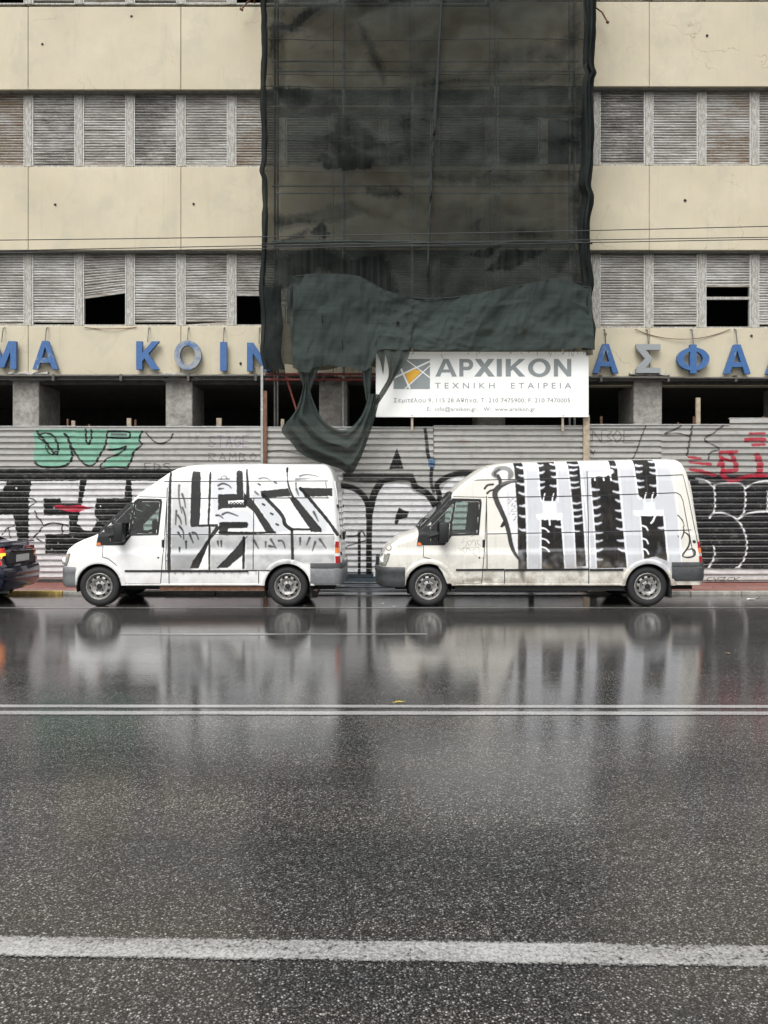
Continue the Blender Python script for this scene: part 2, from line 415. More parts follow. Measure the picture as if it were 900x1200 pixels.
def mat_glass(name, tint=(.62, .72, .68), refl=1.):
    m = N(name); m.n.remove(m.b)
    tr = m.new('BsdfTransparent'); tr.inputs[0].default_value = (*tint, 1)
    gl = m.new('BsdfGlossy'); gl.inputs['Roughness'].default_value = .02
    fr = m.new('Fresnel'); fr.inputs[0].default_value = 1.5
    mx = m.new('MixShader'); m.L(m.math('MULTIPLY_ADD', fr.outputs[0], refl, .03), mx.inputs[0])
    m.L(tr.outputs[0], mx.inputs[1]); m.L(gl.outputs[0], mx.inputs[2]); m.L(mx.outputs[0], m.out.inputs[0]); return m.mat

def mat_net(name, base, lo, hi, img=None, ang=.45, gain=1., bias=.35, sm=(9, 1, .25)):
    m = N(name); m.n.remove(m.b)
    n1 = m.noise(.42, 3, .5, m.map((.75, 1, 1.9), (0, ang, 0)), 1.3)          # darker, denser patches with drawn-out shapes
    n2 = m.noise(1.3, 5, .6, m.map((.6, 1, 1.5), (0, ang+.15, 0)), 1.5)
    f = m.math('ADD', m.math('MULTIPLY', n1, .6), m.math('MULTIPLY', n2, .4))
    f = m.math('MULTIPLY_ADD', m.math('SUBTRACT', f, .48), 2.6*gain, bias)
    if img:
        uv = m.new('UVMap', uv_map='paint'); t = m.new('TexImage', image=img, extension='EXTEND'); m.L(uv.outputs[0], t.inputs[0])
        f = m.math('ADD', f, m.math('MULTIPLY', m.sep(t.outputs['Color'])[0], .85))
    f = m.math('ADD', f, 0., clamp=True)
    f = m.ramp(f, [(0., 0.), (.5, .42), (1., 1.)], 'EASE')
    weave = m.math('MULTIPLY_ADD', m.noise(70, 2, .5), .06, -.03); streak = m.noise(1.2, 6, .8, m.map(sm, (0, .06, 0)))
    op = m.math('ADD', m.math('MULTIPLY_ADD', f, hi-lo, lo), weave, clamp=True)
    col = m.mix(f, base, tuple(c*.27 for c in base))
    col = m.mix(m.ramp(streak, [(.4, 0.), (.75, .45)]), col, tuple(c*1.5+.006 for c in base))
    di = m.new('BsdfDiffuse'); m.L(col, di.inputs[0]); tl = m.new('BsdfTranslucent'); m.L(col, tl.inputs[0])
    bp = m.new('Bump'); bp.inputs['Strength'].default_value = .5; bp.inputs['Distance'].default_value = .05
    m.L(m.noise(1.6, 6, .65, m.map((2.2, 1, .5), (0, .35, 0)), .8), bp.inputs['Height']); m.L(bp.outputs[0], di.inputs['Normal'])
    ms = m.new('MixShader'); ms.inputs[0].default_value = .25; m.L(di.outputs[0], ms.inputs[1]); m.L(tl.outputs[0], ms.inputs[2])
    tr = m.new('BsdfTransparent'); tr.inputs[0].default_value = (1., .95, .86, 1)
    mx = m.new('MixShader'); m.L(op, mx.inputs[0]); m.L(tr.outputs[0], mx.inputs[1]); m.L(ms.outputs[0], mx.inputs[2])
    m.L(mx.outputs[0], m.out.inputs[0])
    return m.mat

def mat_emit(name, col, st, base=None):
    m = N(name); m.set(Base_Color=base or col, Roughness=.15, Coat_Weight=1., Emission_Color=col, Emission_Strength=st)
    return m.mat

def mat_letter(name, fade):
    m = N(name); n1 = m.noise(2.2, 6, .7); n2 = m.noise(20, 5, .7)
    f = m.ramp(m.math('ADD', m.math('MULTIPLY', n1, .8), m.math('MULTIPLY', n2, .2)), [(.62-fade, 0.), (.72-fade, 1.)])
    blue = m.mix(m.ramp(n2, [(.35, 0.), (.7, 1.)]), (.03, .10, .27), (.055, .145, .33))
    m.set(Base_Color=m.mix(f, blue, (.27, .29, .30)), Roughness=.45); m.bump(n2, .1, .003); return m.mat

M = {}
M['asphalt'] = mat_asphalt(); M['paint'] = mat_roadpaint(.70, (.40, .40, .39)); M['paint_worn'] = mat_roadpaint(.78); M['paint_fresh'] = mat_roadpaint(.60, (.36, .36, .355))
M['plaster'] = mat_plaster(); M['concrete'] = mat_concrete()
M['soffit'] = simple('dark_concrete', (.07, .068, .06), .9, .4)  # dark concrete for slabs, roof, ground and fence base
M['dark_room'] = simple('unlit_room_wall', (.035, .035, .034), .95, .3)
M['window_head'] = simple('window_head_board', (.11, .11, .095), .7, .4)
M['peel'] = mat_peel()
M['shut'] = [mat_shutter('weathered_slats_%s' % n, b, k, l) for k, (n, b, l) in enumerate([('grey', (.16, .145, .125), .2), ('tan', (.2, .15, .105), 0.), ('pale', (.2, .19, .17), .9), ('dull', (.11, .105, .095), -.3)])]
M['joint'] = simple('joint_filler', (.26, .23, .17), .9, .3)
M['railg'] = simple('dull_grey_rail', (.085, .08, .072), .6, .4, .2)
M['galv'] = simple('galvanised_rail', (.18, .18, .175), .5, .4, .3)
M['guide'] = simple('worn_white_guide', (.55, .55, .53), .6, .35, 0, 30)
M['rust'] = simple('rusty_steel', (.15, .075, .045), .8, .5, .1, 14)
M['redsteel'] = simple('dull_red_steel', (.17, .035, .03), .6, .4, .1, 14)
M['polegrey'] = simple('scaffold_tube', (.34, .35, .34), .5, .3, .2, 14)
M['wood'] = simple('weathered_plank', (.36, .30, .22), .85, .35, 0, 12)

M['net2'] = mat_net('torn_green_netting', (.054, .068, .064), .89, .985, None, 1.2, .8, .2, (.5, 1, 16))
M['board'] = simple('sign_board_white', (.86, .87, .85), .35, .03, 0, 2, 0)
M['sgrey'] = simple('sign_print_grey', (.24, .27, .275), .5, .05, 0, 5, 0)
M['sgrey2'] = simple('sign_print_light_grey', (.20, .21, .21), .5, .05, 0, 5, 0)
M['syellow'] = simple('sign_print_yellow', (.78, .42, .03), .5, .05, 0, 5, 0)
M['swhite'] = simple('sign_print_white', (.84, .85, .84), .5, .02, 0, 5, 0)
M['pave'] = simple('red_pavement', (.22, .075, .055), .5, .45, 0, 9, .3, .3)
M['kerb'] = simple('kerb_stone_grey', (.30, .29, .26), .5, .4, 0, 7, .3, .3)
M['kerby'] = simple('kerb_stone_yellow_paint', (.50, .35, .10), .5, .45, 0, 12, .3, .3)
M['blue_step'] = simple('wet_slate_blue_steel', (.035, .055, .07), .3, .5, .3, 7, .1, .6)
M['tyre'] = simple('tyre_rubber', (.014, .014, .015), .7, .3, 0, 20, .2)
M['rim'] = simple('steel_rim', (.30, .295, .28), .42, .6, .5, 30, .05)
M['black'] = simple('black_plastic', (.010, .011, .012), .5, .2, 0, 10, .05, 0.)
M['well'] = simple('wheel_well', (.012, .012, .012), .9, .2, 0, 8, 0)
M['grey_plastic'] = simple('grey_bumper_plastic', (.17, .175, .18), .5, .2, 0, 14, .1)
M['dark_plastic'] = simple('dark_bumper_plastic', (.055, .058, .06), .45, .3, 0, 14, .1)
M['seam'] = simple('panel_gap', (.03, .03, .03), .8, .1, 0, 5, 0)
M['glass'] = mat_glass('cab_glass'); M['glass_dark'] = simple('tinted_rear_glass', (.015, .02, .02), .06, .1, 0, 5, 0, 1.)
M['lens'] = simple('headlamp_lens', (.30, .31, .27), .1, .35, .1, 40, .1, 1.)
M['red_lens'] = simple('red_lens', (.42, .012, .015), .15, .1, 0, 5, 0, 1.)
M['amber_lens'] = simple('amber_lens', (.75, .18, .02), .15, .1, 0, 5, 0, 1.)
M['red_lit'] = mat_emit('lit_red_lamp', (1., .03, .01), .3, (.5, .01, .01)); M['amber_lit'] = mat_emit('lit_amber_lamp', (1., .33, .03), 2.2, (.8, .25, .02))
M['seat'] = simple('seat_cloth', (.03, .033, .035), .9, .2)
M['plate'] = simple('number_plate', (.55, .56, .54), .4, .1, 0, 40, 0)
M['navy'] = N('navy_car_paint').set(Base_Color=(.006, .009, .03), Roughness=.25, Coat_Weight=1., Coat_Roughness=.04, Metallic=.2).mat
M['cable'] = simple('black_cable', (.03, .03, .03), .6, .2, 0, 5, 0)
M['ltr'] = [mat_letter('blue_sign_enamel', .02), mat_letter('faded_blue_sign_enamel', .19), mat_letter('bare_grey_sign_enamel', .42), mat_letter('worn_blue_sign_enamel', .10)]
M['leaf'] = simple('yellow_leaf', (.50, .40, .04), .6, .3, 0, 30, .2)
M['leafb'] = simple('brown_leaf', (.28, .20, .10), .7, .3, 0, 30, .2)

# ------------------------------------------------------------------ ground
KERB, FEN, FAC = 15.65, 17.3, 18.5
def sheet(name, x0, x1, y0, y1, z, mat, nx=1, ny=1):
    P = [[(x0+(x1-x0)*i/nx, y0+(y1-y0)*j/ny, z) for j in range(ny+1)] for i in range(nx+1)]
    return MB().grid(P).build(name, mat)
tag(sheet('road', -250, 250, -120, KERB+.05, 0, M['asphalt']), kind='structure')
tag(sheet('ground', -400, 400, KERB+.05, 500, -.004, M['soffit']), kind='structure')
def marking(name, q, mat, label, cat='road marking', group=None):
    nx, ny = 40, 8; A, B_, C_, D_ = [Vector((x, y, .004)) for x, y in q]
    P = [[(A.lerp(B_, i/nx)).lerp(D_.lerp(C_, i/nx), j/ny) for j in range(ny+1)] for i in range(nx+1)]
    o = MB().grid(P).build(name, mat, weld=False); uvl = o.data.uv_layers.new(name='paint')
    for l in o.data.loops: uvl.data[l.index].uv = (l.vertex_index//(ny+1), (l.vertex_index % (ny+1))/ny)
    tag(o, kind='structure'); return o
def dline(px0, px1, yl0, yl1, yr0, yr1, mat):
    d = lambda y: F*EYE/(y-HY)
    q = []
    for px, y in ((px0, yl0), (px1, yr0), (px1, yr1), (px0, yl1)): q.append((wx(px, d(y)), d(y)))
    return q
def ext(q, k):  # stretch a line along x
    (x0, a), (x1, b), (x2, c), (x3, e) = q
    t0, t1 = -(k-x0)/(x1-x0), 0
    L = lambda xa, ya, xb, yb, x: ya+(yb-ya)*(x-xa)/(xb-xa)
    return [(-k, L(x0, a, x1, b, -k)), (k, L(x0, a, x1, b, k)), (k, L(x3, e, x2, c, k)), (-k, L(x3, e, x2, c, -k))]
marking('lane_line', ext(dline(0, 900, 1096, 1122, 1107, 1136, None), 14), M['paint'], '')
marking('centre_line', ext(dline(0, 900, 826, 829.6, 826.6, 830.2, None), 60), M['paint_fresh'], '')
marking('centre_line', ext(dline(0, 900, 833.4, 838, 834, 838.6, None), 60), M['paint_fresh'], '')
marking('edge_line', dline(140, 500, 742.3, 744.4, 742.3, 744.2, None), M['paint_worn'], '')
marking('edge_line', ext(dline(0, 900, 711.8, 713.0, 711.8, 713.0, None), 60), M['paint_worn'], '')
# pavement: red surface in two stretches, split by the dropped entrance
kl, kr = wx(372, KERB), wx(690, KERB)
for a, b in ((-60, kl), (kr, 60)):
    MBp = MB(); MBp.box(a, b, KERB+.13, FEN+.6, -.1, .07)
    tag(MBp.build('pavement', M['pave']), kind='structure')
kroot = empty('kerb', (0, KERB, 0)); kroot['kind'] = 'structure'
def kerb_run(a, b):
    x = a; i = 0
    while x < b-.05:
        L = min(1., b-x); mb = MB(); dy = random.uniform(-.006, .006); dz = random.uniform(-.005, .004)
        mb.bevbox(x+.006, x+L-.006, KERB+dy, KERB+.13, -.08, .068+dz, .014)
        yel = -8.6 < x < -6.9
        mb.build('kerb_stone', M['kerby'] if yel else M['kerb'], kroot); x += L
kerb_run(kr, kr+13); kerb_run(-18+ (kl+18) % 1, kl)
# dropped entrance of dark blue steel treads
rt = empty('entrance_ramp', (wx(530, 16.4), 16.4, 0), 'dark blue stepped metal ramp in the gap between the two vans under the fence', 'ramp')
rows = [(KERB-.18, 15.95, .012, .03), (15.98, 16.42, .04, .055), (16.45, 16.8, .075, .1), (16.83, FEN-.05, .12, .17)]
for k, (a, b, z0, z1) in enumerate(rows):
    mb = MB(); xl, xr = wx(372, KERB)+.02, wx(690, KERB)-.02
    mb.add([(xl, a, z0), (xr, a, z0), (xr, b, z1), (xl, b, z1), (xl, a, -.02), (xr, a, -.02), (xr, b, -.02), (xl, b, -.02)],
           [(0, 1, 2, 3), (4, 5, 1, 0), (5, 6, 2, 1), (6, 7, 3, 2), (7, 4, 0, 3)])
    t = mb.build('tread', M['blue_step'], rt)
    MB().bevbox(xl, xr, a-.012, a+.012, z0-.012, z0+.008, .004).build('nosing', M['galv'], t)

# ------------------------------------------------------------------ office building
bld = empty('office_building', (0, FAC, 0), 'derelict beige office block with closed slatted shutters, behind the hoarding', 'building')
ROWL = [(-330, -280), (-187, -90), (8, 105), (195.5, 293), (382, 441)]      # spandrel bands, left wing (top, bottom in px)
ROWR = [(-330, -283), (-190, -93), (2, 101.3), (194, 293), (384.5, 443)]
JOINT = [-325, -146, 33, 212, 391, 574, 761, 948, 1135]
for i in range(len(JOINT)-1):
    rowset = ROWL if JOINT[i] < 500 else ROWR
    for k, (t, b) in enumerate(rowset):
        x0, x1 = wx(JOINT[i], FAC)+.007, wx(JOINT[i+1], FAC)-.007
        pr = random.uniform(-.006, .006)
        MB().bevbox(x0, x1, FAC+pr, FAC+.2, wz(b, FAC), wz(t, FAC), .012).build('spandrel_panel', M['plaster'], bld)
# joint backing behind the panels and drip lip under every band
for side, rs, xa, xb in ((0, ROWL, -340, 574), (1, ROWR, 574, 1150)):
    for t, b in rs:
        MB().box(wx(xa, FAC), wx(xb, FAC), FAC+.022, FAC+.215, wz(b, FAC)+.01, wz(t, FAC)-.01).build('band_core', M['joint'], bld)
        MB().box(wx(xa, FAC), wx(xb, FAC), FAC+.05, FAC+.30, wz(b, FAC)-.035, wz(b, FAC)+.008).build('window_head', M['window_head'], bld)
# windows
MULL = [-323.5+59.5*k for k in range(16)]          # left and middle
MULR = [574+62*k for k in range(10)]
MULL = [m for m in MULL if m < 560] + []
ys = FAC+.19
def slat_mesh(w, h, seed, fan=0., tilt=0.):
    """convex roller slats, some slipped or bent"""
    r = random.Random(seed); mb = MB(); p = .061; n = int(h/p)
    for k in range(n):
        z0 = h-(k+1)*p; f = k/max(1, n-1)
        dz0 = -tilt*f+fan*f*f*.5+r.uniform(-.004, .004); dz1 = tilt*f-fan*f*f*.3+r.uniform(-.004, .004)
        dy = r.uniform(-.003, .003); s = r.uniform(-.006, .004)
        prof = [(.0, .012), (.07, -.016), (.45, -.026), (.85, -.012), (1., .014)]
        for (a, ya), (b, yb) in zip(prof[:-1], prof[1:]):
            mb.add([(0, ya+dy+s*.3, z0+a*p+dz0), (w, ya+dy, z0+a*p+dz1), (w, yb+dy, z0+b*p+dz1), (0, yb+dy+s*.3, z0+b*p+dz0)], [(0, 1, 2, 3)])
    return mb
def window(px0, px1, pt, pb, close=None, seed=0, tilt=0., fan=0., bar=None, mw=7.6):
    x0, x1, zt, zb = wx(px0, ys), wx(px1, ys), wz(pt, ys), wz(pb, ys)
    f = MB(); g = .045; m2 = mw/2*ys/F
    f.bevbox(x0-m2, x0+m2, ys-.015, ys+.12, zb, zt, .008)          # the mullion at the window's left
    f.box(x0+m2, x0+m2+g*.6, ys+.002, ys+.10, zb, zt); f.box(x1-m2-g*.6, x1-m2, ys+.002, ys+.10, zb, zt)
    f.box(x0+m2, x1-m2, ys+.004, ys+.1, zb, zb+.035)
    if bar: f.box(x0+m2, x1-m2, ys+.03, ys+.08, wz(bar+1.6, ys), wz(bar-1.6, ys))
    wnd = f.build('window', M['peel'], bld)
    for s, xx in ((0, x0+m2+g*.6), (1, x1-m2-g*.6)):
        MB().box(xx-.008, xx+.008, ys-.012, ys+.03, zb+.03, zt).build('guide_rail', M['guide'], wnd)
    a, b = x0+m2+g*.6, x1-m2-g*.6; top = zt+.02
    zc = zb+.03 if close is None else wz(close, ys)
    sm = slat_mesh(b-a, top-zc, seed, fan, tilt); sm.v = [(x+a, y+ys+.03, z+zc) for x, y, z in sm.v]
    o = sm.build('slats', M['shut'][((2, 0, 2, 0, 2) if pb > 250 else (1, 3, 0, 1, 3, 2))[(seed*7+seed//3) % (5 if pb > 250 else 6)]], wnd); o['kind'] = 'stuff'
    if close is not None or seed % 2 == 0:
        rb = MB().add([(a, ys+.008, zc-.02-tilt), (b, ys+.008, zc-.02+tilt), (b, ys+.05, zc-.02+tilt), (a, ys+.05, zc-.02-tilt),
                       (a, ys+.008, zc+.035-tilt), (b, ys+.008, zc+.035+tilt), (b, ys+.05, zc+.035+tilt), (a, ys+.05, zc+.035-tilt)],
                      [(0, 1, 5, 4), (0, 3, 2, 1), (4, 5, 6, 7), (1, 2, 6, 5), (0, 4, 7, 3), (2, 3, 7, 6)])
        rb.build('bottom_rail', M['shut'][1], wnd)
WR = [(-280, -190), (-90, 5), (105, 195.5), (293, 382)]; WRR = [(-283, -193), (-93, 0), (101.3, 194), (293, 384.5)]
special = {(3, 3): {}, }
sd_ = 0
for row in range(4):
    for k in range(len(MULL)):
        a = MULL[k]; b = MULL[k+1] if k+1 < len(MULL) else 574; sd_ += 1
        if b-a < 30 or b > 600: continue
        pt, pb = WR[row]; kw = {}
        ci = round((a-33.5)/59.5)
        if row == 3 and ci == 1: kw = dict(close=345.5, tilt=.07)
        if row == 3 and ci == 4: kw = dict(close=345.5)
        if row == 3 and ci == 3: kw = dict(fan=.08, tilt=.03)
        if row == 1 and ci == -1: kw = dict(close=-60)
        if row == 1 and ci == 4: kw = dict(close=-45)
        window(a, b, pt, pb, seed=sd_, **kw)
    for k in range(len(MULR)-1):
        a, b = MULR[k]-.0, MULR[k+1]; sd_ += 1
        pt, pb = WRR[row]; kw = {}
        if row == 3 and k == 4: kw = dict(close=335, bar=349)
        if row >= 2 and k == 1: kw = dict(close=(pt+pb)/2-8)
        window(a, b, pt, pb, seed=sd_, **kw)
# rooms behind: floors, back walls, ends and roof keep the inside dark
xa, xb = wx(-340, FAC), wx(1150, FAC)
for t, b in ROWL[1:] + [(441, 450)]:
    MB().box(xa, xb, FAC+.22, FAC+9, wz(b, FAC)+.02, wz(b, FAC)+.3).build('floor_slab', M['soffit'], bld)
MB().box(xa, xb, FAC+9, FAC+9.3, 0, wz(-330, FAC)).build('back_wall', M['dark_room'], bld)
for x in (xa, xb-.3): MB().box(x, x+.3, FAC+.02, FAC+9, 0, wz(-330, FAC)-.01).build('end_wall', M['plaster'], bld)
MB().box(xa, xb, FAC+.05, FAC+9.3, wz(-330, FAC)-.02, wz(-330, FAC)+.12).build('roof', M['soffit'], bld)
for row in range(4):      # room divider set well back behind each window row
    pt, pb = WR[row]
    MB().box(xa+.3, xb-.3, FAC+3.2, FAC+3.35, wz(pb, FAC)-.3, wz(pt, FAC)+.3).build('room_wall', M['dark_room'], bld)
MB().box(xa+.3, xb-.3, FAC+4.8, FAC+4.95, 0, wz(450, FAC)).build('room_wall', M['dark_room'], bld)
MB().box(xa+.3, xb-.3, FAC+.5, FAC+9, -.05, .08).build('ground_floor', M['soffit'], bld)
# beam set back under the lettered band
for a, b, t in ((-340, 574, 441), (574, 1150, 443)):
    MB().bevbox(wx(a, FAC), wx(b, FAC), FAC+.28, FAC+.6, wz(t+9.5, FAC+.28), wz(t-3, FAC+.28), .02).build('ground_beam', M['plaster'], bld)
# pillars of rough concrete: (front left px, front right px)
for a, b in ((-165, -134), (14.5, 45.5), (194, 225.5), (374, 407), (560, 592), (742.6, 776), (924, 957), (1104, 1138), (-345, -314)):
    D = FAC+.16; x0, x1 = wx(a, D), wx(b, D)
    P = MB(); n = 14; zt = wz(442, D)
    P.bevbox(x0, x1, D, D+1.25, 0, zt, .025); pil = P.build('pillar', M['concrete'], bld)
    c = MB().bevbox(x0-.07, x1+.13, D-.1, D+1.2, zt-.09, zt+.03, .03); c.build('pillar_head', M['concrete'], pil)
for a, b, y in ((10, 56, 437), (190, 222, 438), (222, 240, 440), (738, 780, 438), (372, 384, 437)):
    D = FAC-.07; mb = MB(); n = 9; rr = random.Random(a); P = []
    for i in range(n+1):
        x = wx(a+(b-a)*i/n, D); t, h = rr.uniform(.0, .05), rr.uniform(.02, .09); P.append([(x, D+.08, wz(y, D)+.04), (x, D+.02-t*.5, wz(y, D)+.03-t*.3), (x, D-t*.6, wz(y, D)-h*.5), (x, D+.03, wz(y, D)-h), (x, D+.1, wz(y, D)-h)])
    mb.grid(P).build('broken_ledge', M['concrete'], bld)
# spalled ledge over the letters of the third wing and cables drooping under the sills
def droop(name, p0, p1, sag, D, r, label):
    a, b = at(*p0, D), at(*p1, D); pts = []
    for k in range(25):
        t = k/24; p = a.lerp(b, t); p.z -= 4*sag*t*(1-t); p.y += .02*math.sin(t*9); pts.append(p)
    return tag(MB().tube(pts, r, 6).build(name, M['cable'] if 'black' in label or 'dark' in label else M['rust'], None, 60), label, 'cable')
droop('hanging_cable', (99, 383.5), (160, 383), .045, FAC-.03, .008, 'short rusty brown cable sagging below the half-open shutter, left wing')
droop('hanging_cable', (744, 385.5), (856, 385.5), .24, FAC-.03, .008, 'long rusty brown cable sagging above the letters sigma and phi')
# holes and old fixings in the panels
for k, (x, y, D) in enumerate([(49.5, 51.5, FAC), (153.8, 19, FAC), (64.6, 239.6, FAC), (227, 239, FAC), (828.5, 41.5, FAC), (803, 494.5-260, FAC), (709.5, 391.5, FAC), (881, 393.5, FAC), (282, 426, FAC)]):
    p = at(x, y, D-.012); mb = MB()
    pts = [(p.x+.033*math.cos(a)*random.uniform(.7, 1.2), p.z+.03*math.sin(a)*random.uniform(.7, 1.2)) for a in [2*math.pi*j/9 for j in range(9)]]
    mb.prism(pts, D-.012, D+.02)
    mb.tube([(p.x+.005, D-.03, p.z), (p.x, D, p.z)], .009, 6); mb.build('drill_hole', M['seam'], bld)
# pipe along the bottom of the lettered band with its brackets
for a, b, ya, yb, lab in ((-330, 392, 440.6, 440.2, 'grey metal rail under the letters K O I N'), (575, 1140, 441.6, 445, 'grey metal rail under the letters of the right wing')):
    D = FAC-.13; r = empty('sign_rail', at((a+b)/2, ya, D), lab, 'rail', 'rails under the blue letters')
    MB().tube([at(a, ya, D), at(b, yb, D)], .032, 8).build('pipe', M['railg'], r, 50)
    MB().box(wx(a, D), wx(b, D), D+.05, D+.07, wz(ya+4.4, D), wz(ya+2.6, D)).build('flat_bar', M['railg'], r)
    for x in range(a+50, b, 79):
        p = at(x+27 if b < 500 else x, ya+.5, D); MB().bevbox(p.x-.03, p.x+.03, D-.045, D+.15, p.z-.11, p.z+.05, .006).build('bracket', M['railg'], r)
# top fixings beside the netting
for (p0, p1, lab) in (((697, 8), (712, 26), 'bent rusty rod sticking out right of the netting near the roof band'), ((297, -3), (283, 11), 'bent rusty rod sticking out left of the netting near the top')):
    a, b = at(*p0, FAC-.2), at(*p1, FAC-.25); c = (a+b)/2+Vector((.02, 0, .05))
    mb = MB().tube([Vector((a.x, FAC+.01, a.z)), a, c, b], .018, 6); mb.tube([b+Vector((-.03, 0, .02)), b+Vector((.03, 0, -.02))], .03, 6)
    tag(mb.build('bent_rod', M['rust'], None, 50), lab, 'rod')

# ------------------------------------------------------------------ letters
def text_mesh(s, off=0., ext=.05, bev=0., size=1, spacing=1.):
    cu = bpy.data.curves.new('t', 'FONT'); cu.body = s; cu.offset = off; cu.extrude = ext; cu.bevel_depth = bev; cu.size = size; cu.resolution_u = 6; cu.space_character = spacing
    o = bpy.data.objects.new('t', cu); COL.objects.link(o); bpy.context.view_layer.update()
    me = bpy.data.meshes.new_from_object(o.evaluated_get(bpy.context.evaluated_depsgraph_get())); bpy.data.objects.remove(o)
    co = np.zeros(len(me.vertices)*3); me.vertices.foreach_get('co', co); return me, co.reshape(-1, 3)
def text_fit(name, s, x0, x1, z0, z1, yf, depth, mat, parent, off=0., spacing=1., bev=0., size=1):
    """text whose glyphs fill the box, front face at yf"""
    me, co = text_mesh(s, off, .05, bev, size, spacing)
    lo, hi = co.min(0), co.max(0); d = hi-lo
    base = Vector((0, 0, 0)); p = parent
    while p: base += Vector(p.location); p = p.parent
    out = np.empty_like(co)
    out[:, 0] = x0+(co[:, 0]-lo[0])/d[0]*(x1-x0)-base.x
    out[:, 2] = z0+(co[:, 1]-lo[1])/d[1]*(z1-z0)-base.z
    out[:, 1] = yf+depth*(1-(co[:, 2]-lo[2])/d[2])-base.y
    me.vertices.foreach_set('co', out.ravel()); me.materials.clear(); me.materials.append(mat); me.update()
    bm = bmesh.new(); bm.from_mesh(me); bmesh.ops.remove_doubles(bm, verts=bm.verts, dist=1e-5); bmesh.ops.recalc_face_normals(bm, faces=bm.faces); bm.to_mesh(me); bm.free()
    return link(name, me, parent)
def ell(cx, cy, rx, ry, a0=0., a1=360., n=28): return [(cx+rx*math.cos(math.radians(a0+(a1-a0)*k/n)), cy+ry*math.sin(math.radians(a0+(a1-a0)*k/n))) for k in range(n+(0 if abs(a1-a0) >= 360 else 1))]
GLY = {'A': ([(0, 0), (.38, 1), (.62, 1), (1, 0), (.78, 0), (.70, .23), (.30, .23), (.22, 0)], [[(.365, .40), (.635, .40), (.5, .80)]]),
       'M': ([(0, 0), (0, 1), (.27, 1), (.5, .40), (.73, 1), (1, 1), (1, 0), (.8, 0), (.8, .64), (.58, .06), (.42, .06), (.2, .64), (.2, 0)], []),
       'K': ([(0, 0), (0, 1), (.26, 1), (.26, .58), (.68, 1), (1, 1), (.52, .56), (1, 0), (.69, 0), (.36, .40), (.26, .30), (.26, 0)], []),
       'O': (ell(.5, .5, .5, .5, n=40), [ell(.5, .5, .28, .325, n=36)]), 'I': ([(0, 0), (0, 1), (1, 1), (1, 0)], []),
       'N': ([(0, 0), (0, 1), (.26, 1), (.76, .37), (.76, 1), (1, 1), (1, 0), (.76, 0), (.24, .63), (.24, 0)], []),
       'Σ': ([(0, 1), (1, 1), (1, .80), (.40, .80), (.68, .5), (.40, .18), (1, .18), (1, 0), (0, 0), (0, .14), (.36, .5), (0, .86)], []),
       'Φ': ([(.40, 0), (.40, .1)]+ell(.5, .5, .5, .40, 258, 102, 24)+[(.40, .9), (.40, 1), (.60, 1), (.60, .9)]+ell(.5, .5, .5, .40, 78, -78, 24)+[(.60, .1), (.60, 0)], [[(.40, .25)]+ell(.5, .5, .29, .27, 250, 110, 16)+[(.40, .75)], [(.60, .25)]+ell(.5, .5, .29, .27, -70, 70, 16)+[(.60, .75)]]),
       'Λ': ([(0, 0), (.38, 1), (.62, 1), (1, 0), (.77, 0), (.5, .73), (.23, 0)], []),
       'Ρ': ([(0, 0), (0, 1), (.55, 1)]+ell(.60, .68, .40, .32, 90, -90, 16)+[(.29, .36), (.29, 0)], [[(.29, .80)]+ell(.56, .68, .15, .125, 90, -90, 10)+[(.29, .555)]]),
       'Χ': ([(0, 0), (.345, .51), (.02, 1), (.33, 1), (.5, .72), (.67, 1), (.98, 1), (.655, .51), (1, 0), (.69, 0), (.5, .30), (.31, 0)], [])}
def glyph(name, ch, x0, x1, z0, z1, y, depth, mat, parent):
    o, hs_ = GLY[ch]; loops = [o]+hs_; f = lambda p: (x0+p[0]*(x1-x0), z0+p[1]*(z1-z0))
    tri = tessellate_polygon([[Vector((*f(p), 0)) for p in l] for l in loops]); flat = [f(p) for l in loops for p in l]; n = len(flat); b = .007 if depth > .05 else 0
    mb = MB(); fs = [tuple(t) for t in tri]+[tuple(i+n for i in t)[::-1] for t in tri]; st = 0
    for l in loops: m_ = len(l); fs += [(st+i, st+(i+1) % m_, st+(i+1) % m_+n, st+i+n) for i in range(m_)]; st += m_
    mb.add([(x, y, z) for x, z in flat]+[(x, y+depth, z) for x, z in flat], fs)
    return mb.build(name, mat, parent, weld=False)
DL = FAC-.16
LET = [('M', -15, 18.7, 399.8, 432.5, 0, 'blue letter M at the left edge of the left wing, before the first A'),
       ('A', 38, 67.5, 399.5, 432.5, 3, 'blue letter A with a greyed left foot, beside the letter M'),
       ('K', 159.5, 186.5, 399.9, 433, 0, 'blue letter K on the beige band of the left wing'),
       ('O', 203.8, 235.5, 398.7, 433.4, 1, 'letter O faded from blue to grey at its bottom'),
       ('I', 257.8, 265.5, 400.7, 434.4, 0, 'narrow blue letter I between the faded O and the N'),
       ('N', 289.4, 317.5, 401.5, 434.7, 0, 'blue letter N half hidden by the netting'),
       ('A', 694.9, 725, 403, 437.2, 0, 'blue letter A just right of the white company sign'),
       ('Σ', 745.6, 774.2, 403.3, 437, 2, 'letter sigma that has lost its blue and turned grey'),
       ('Φ', 793.8, 831.6, 403.6, 437.5, 0, 'round bright blue letter phi on the right wing'),
       ('A', 848.4, 880, 403.6, 438, 0, 'blue letter A to the right of the letter phi'),
       ('Λ', 898, 929, 404, 438.4, 0, 'blue letter lambda cut off at the right edge, past the last A')]
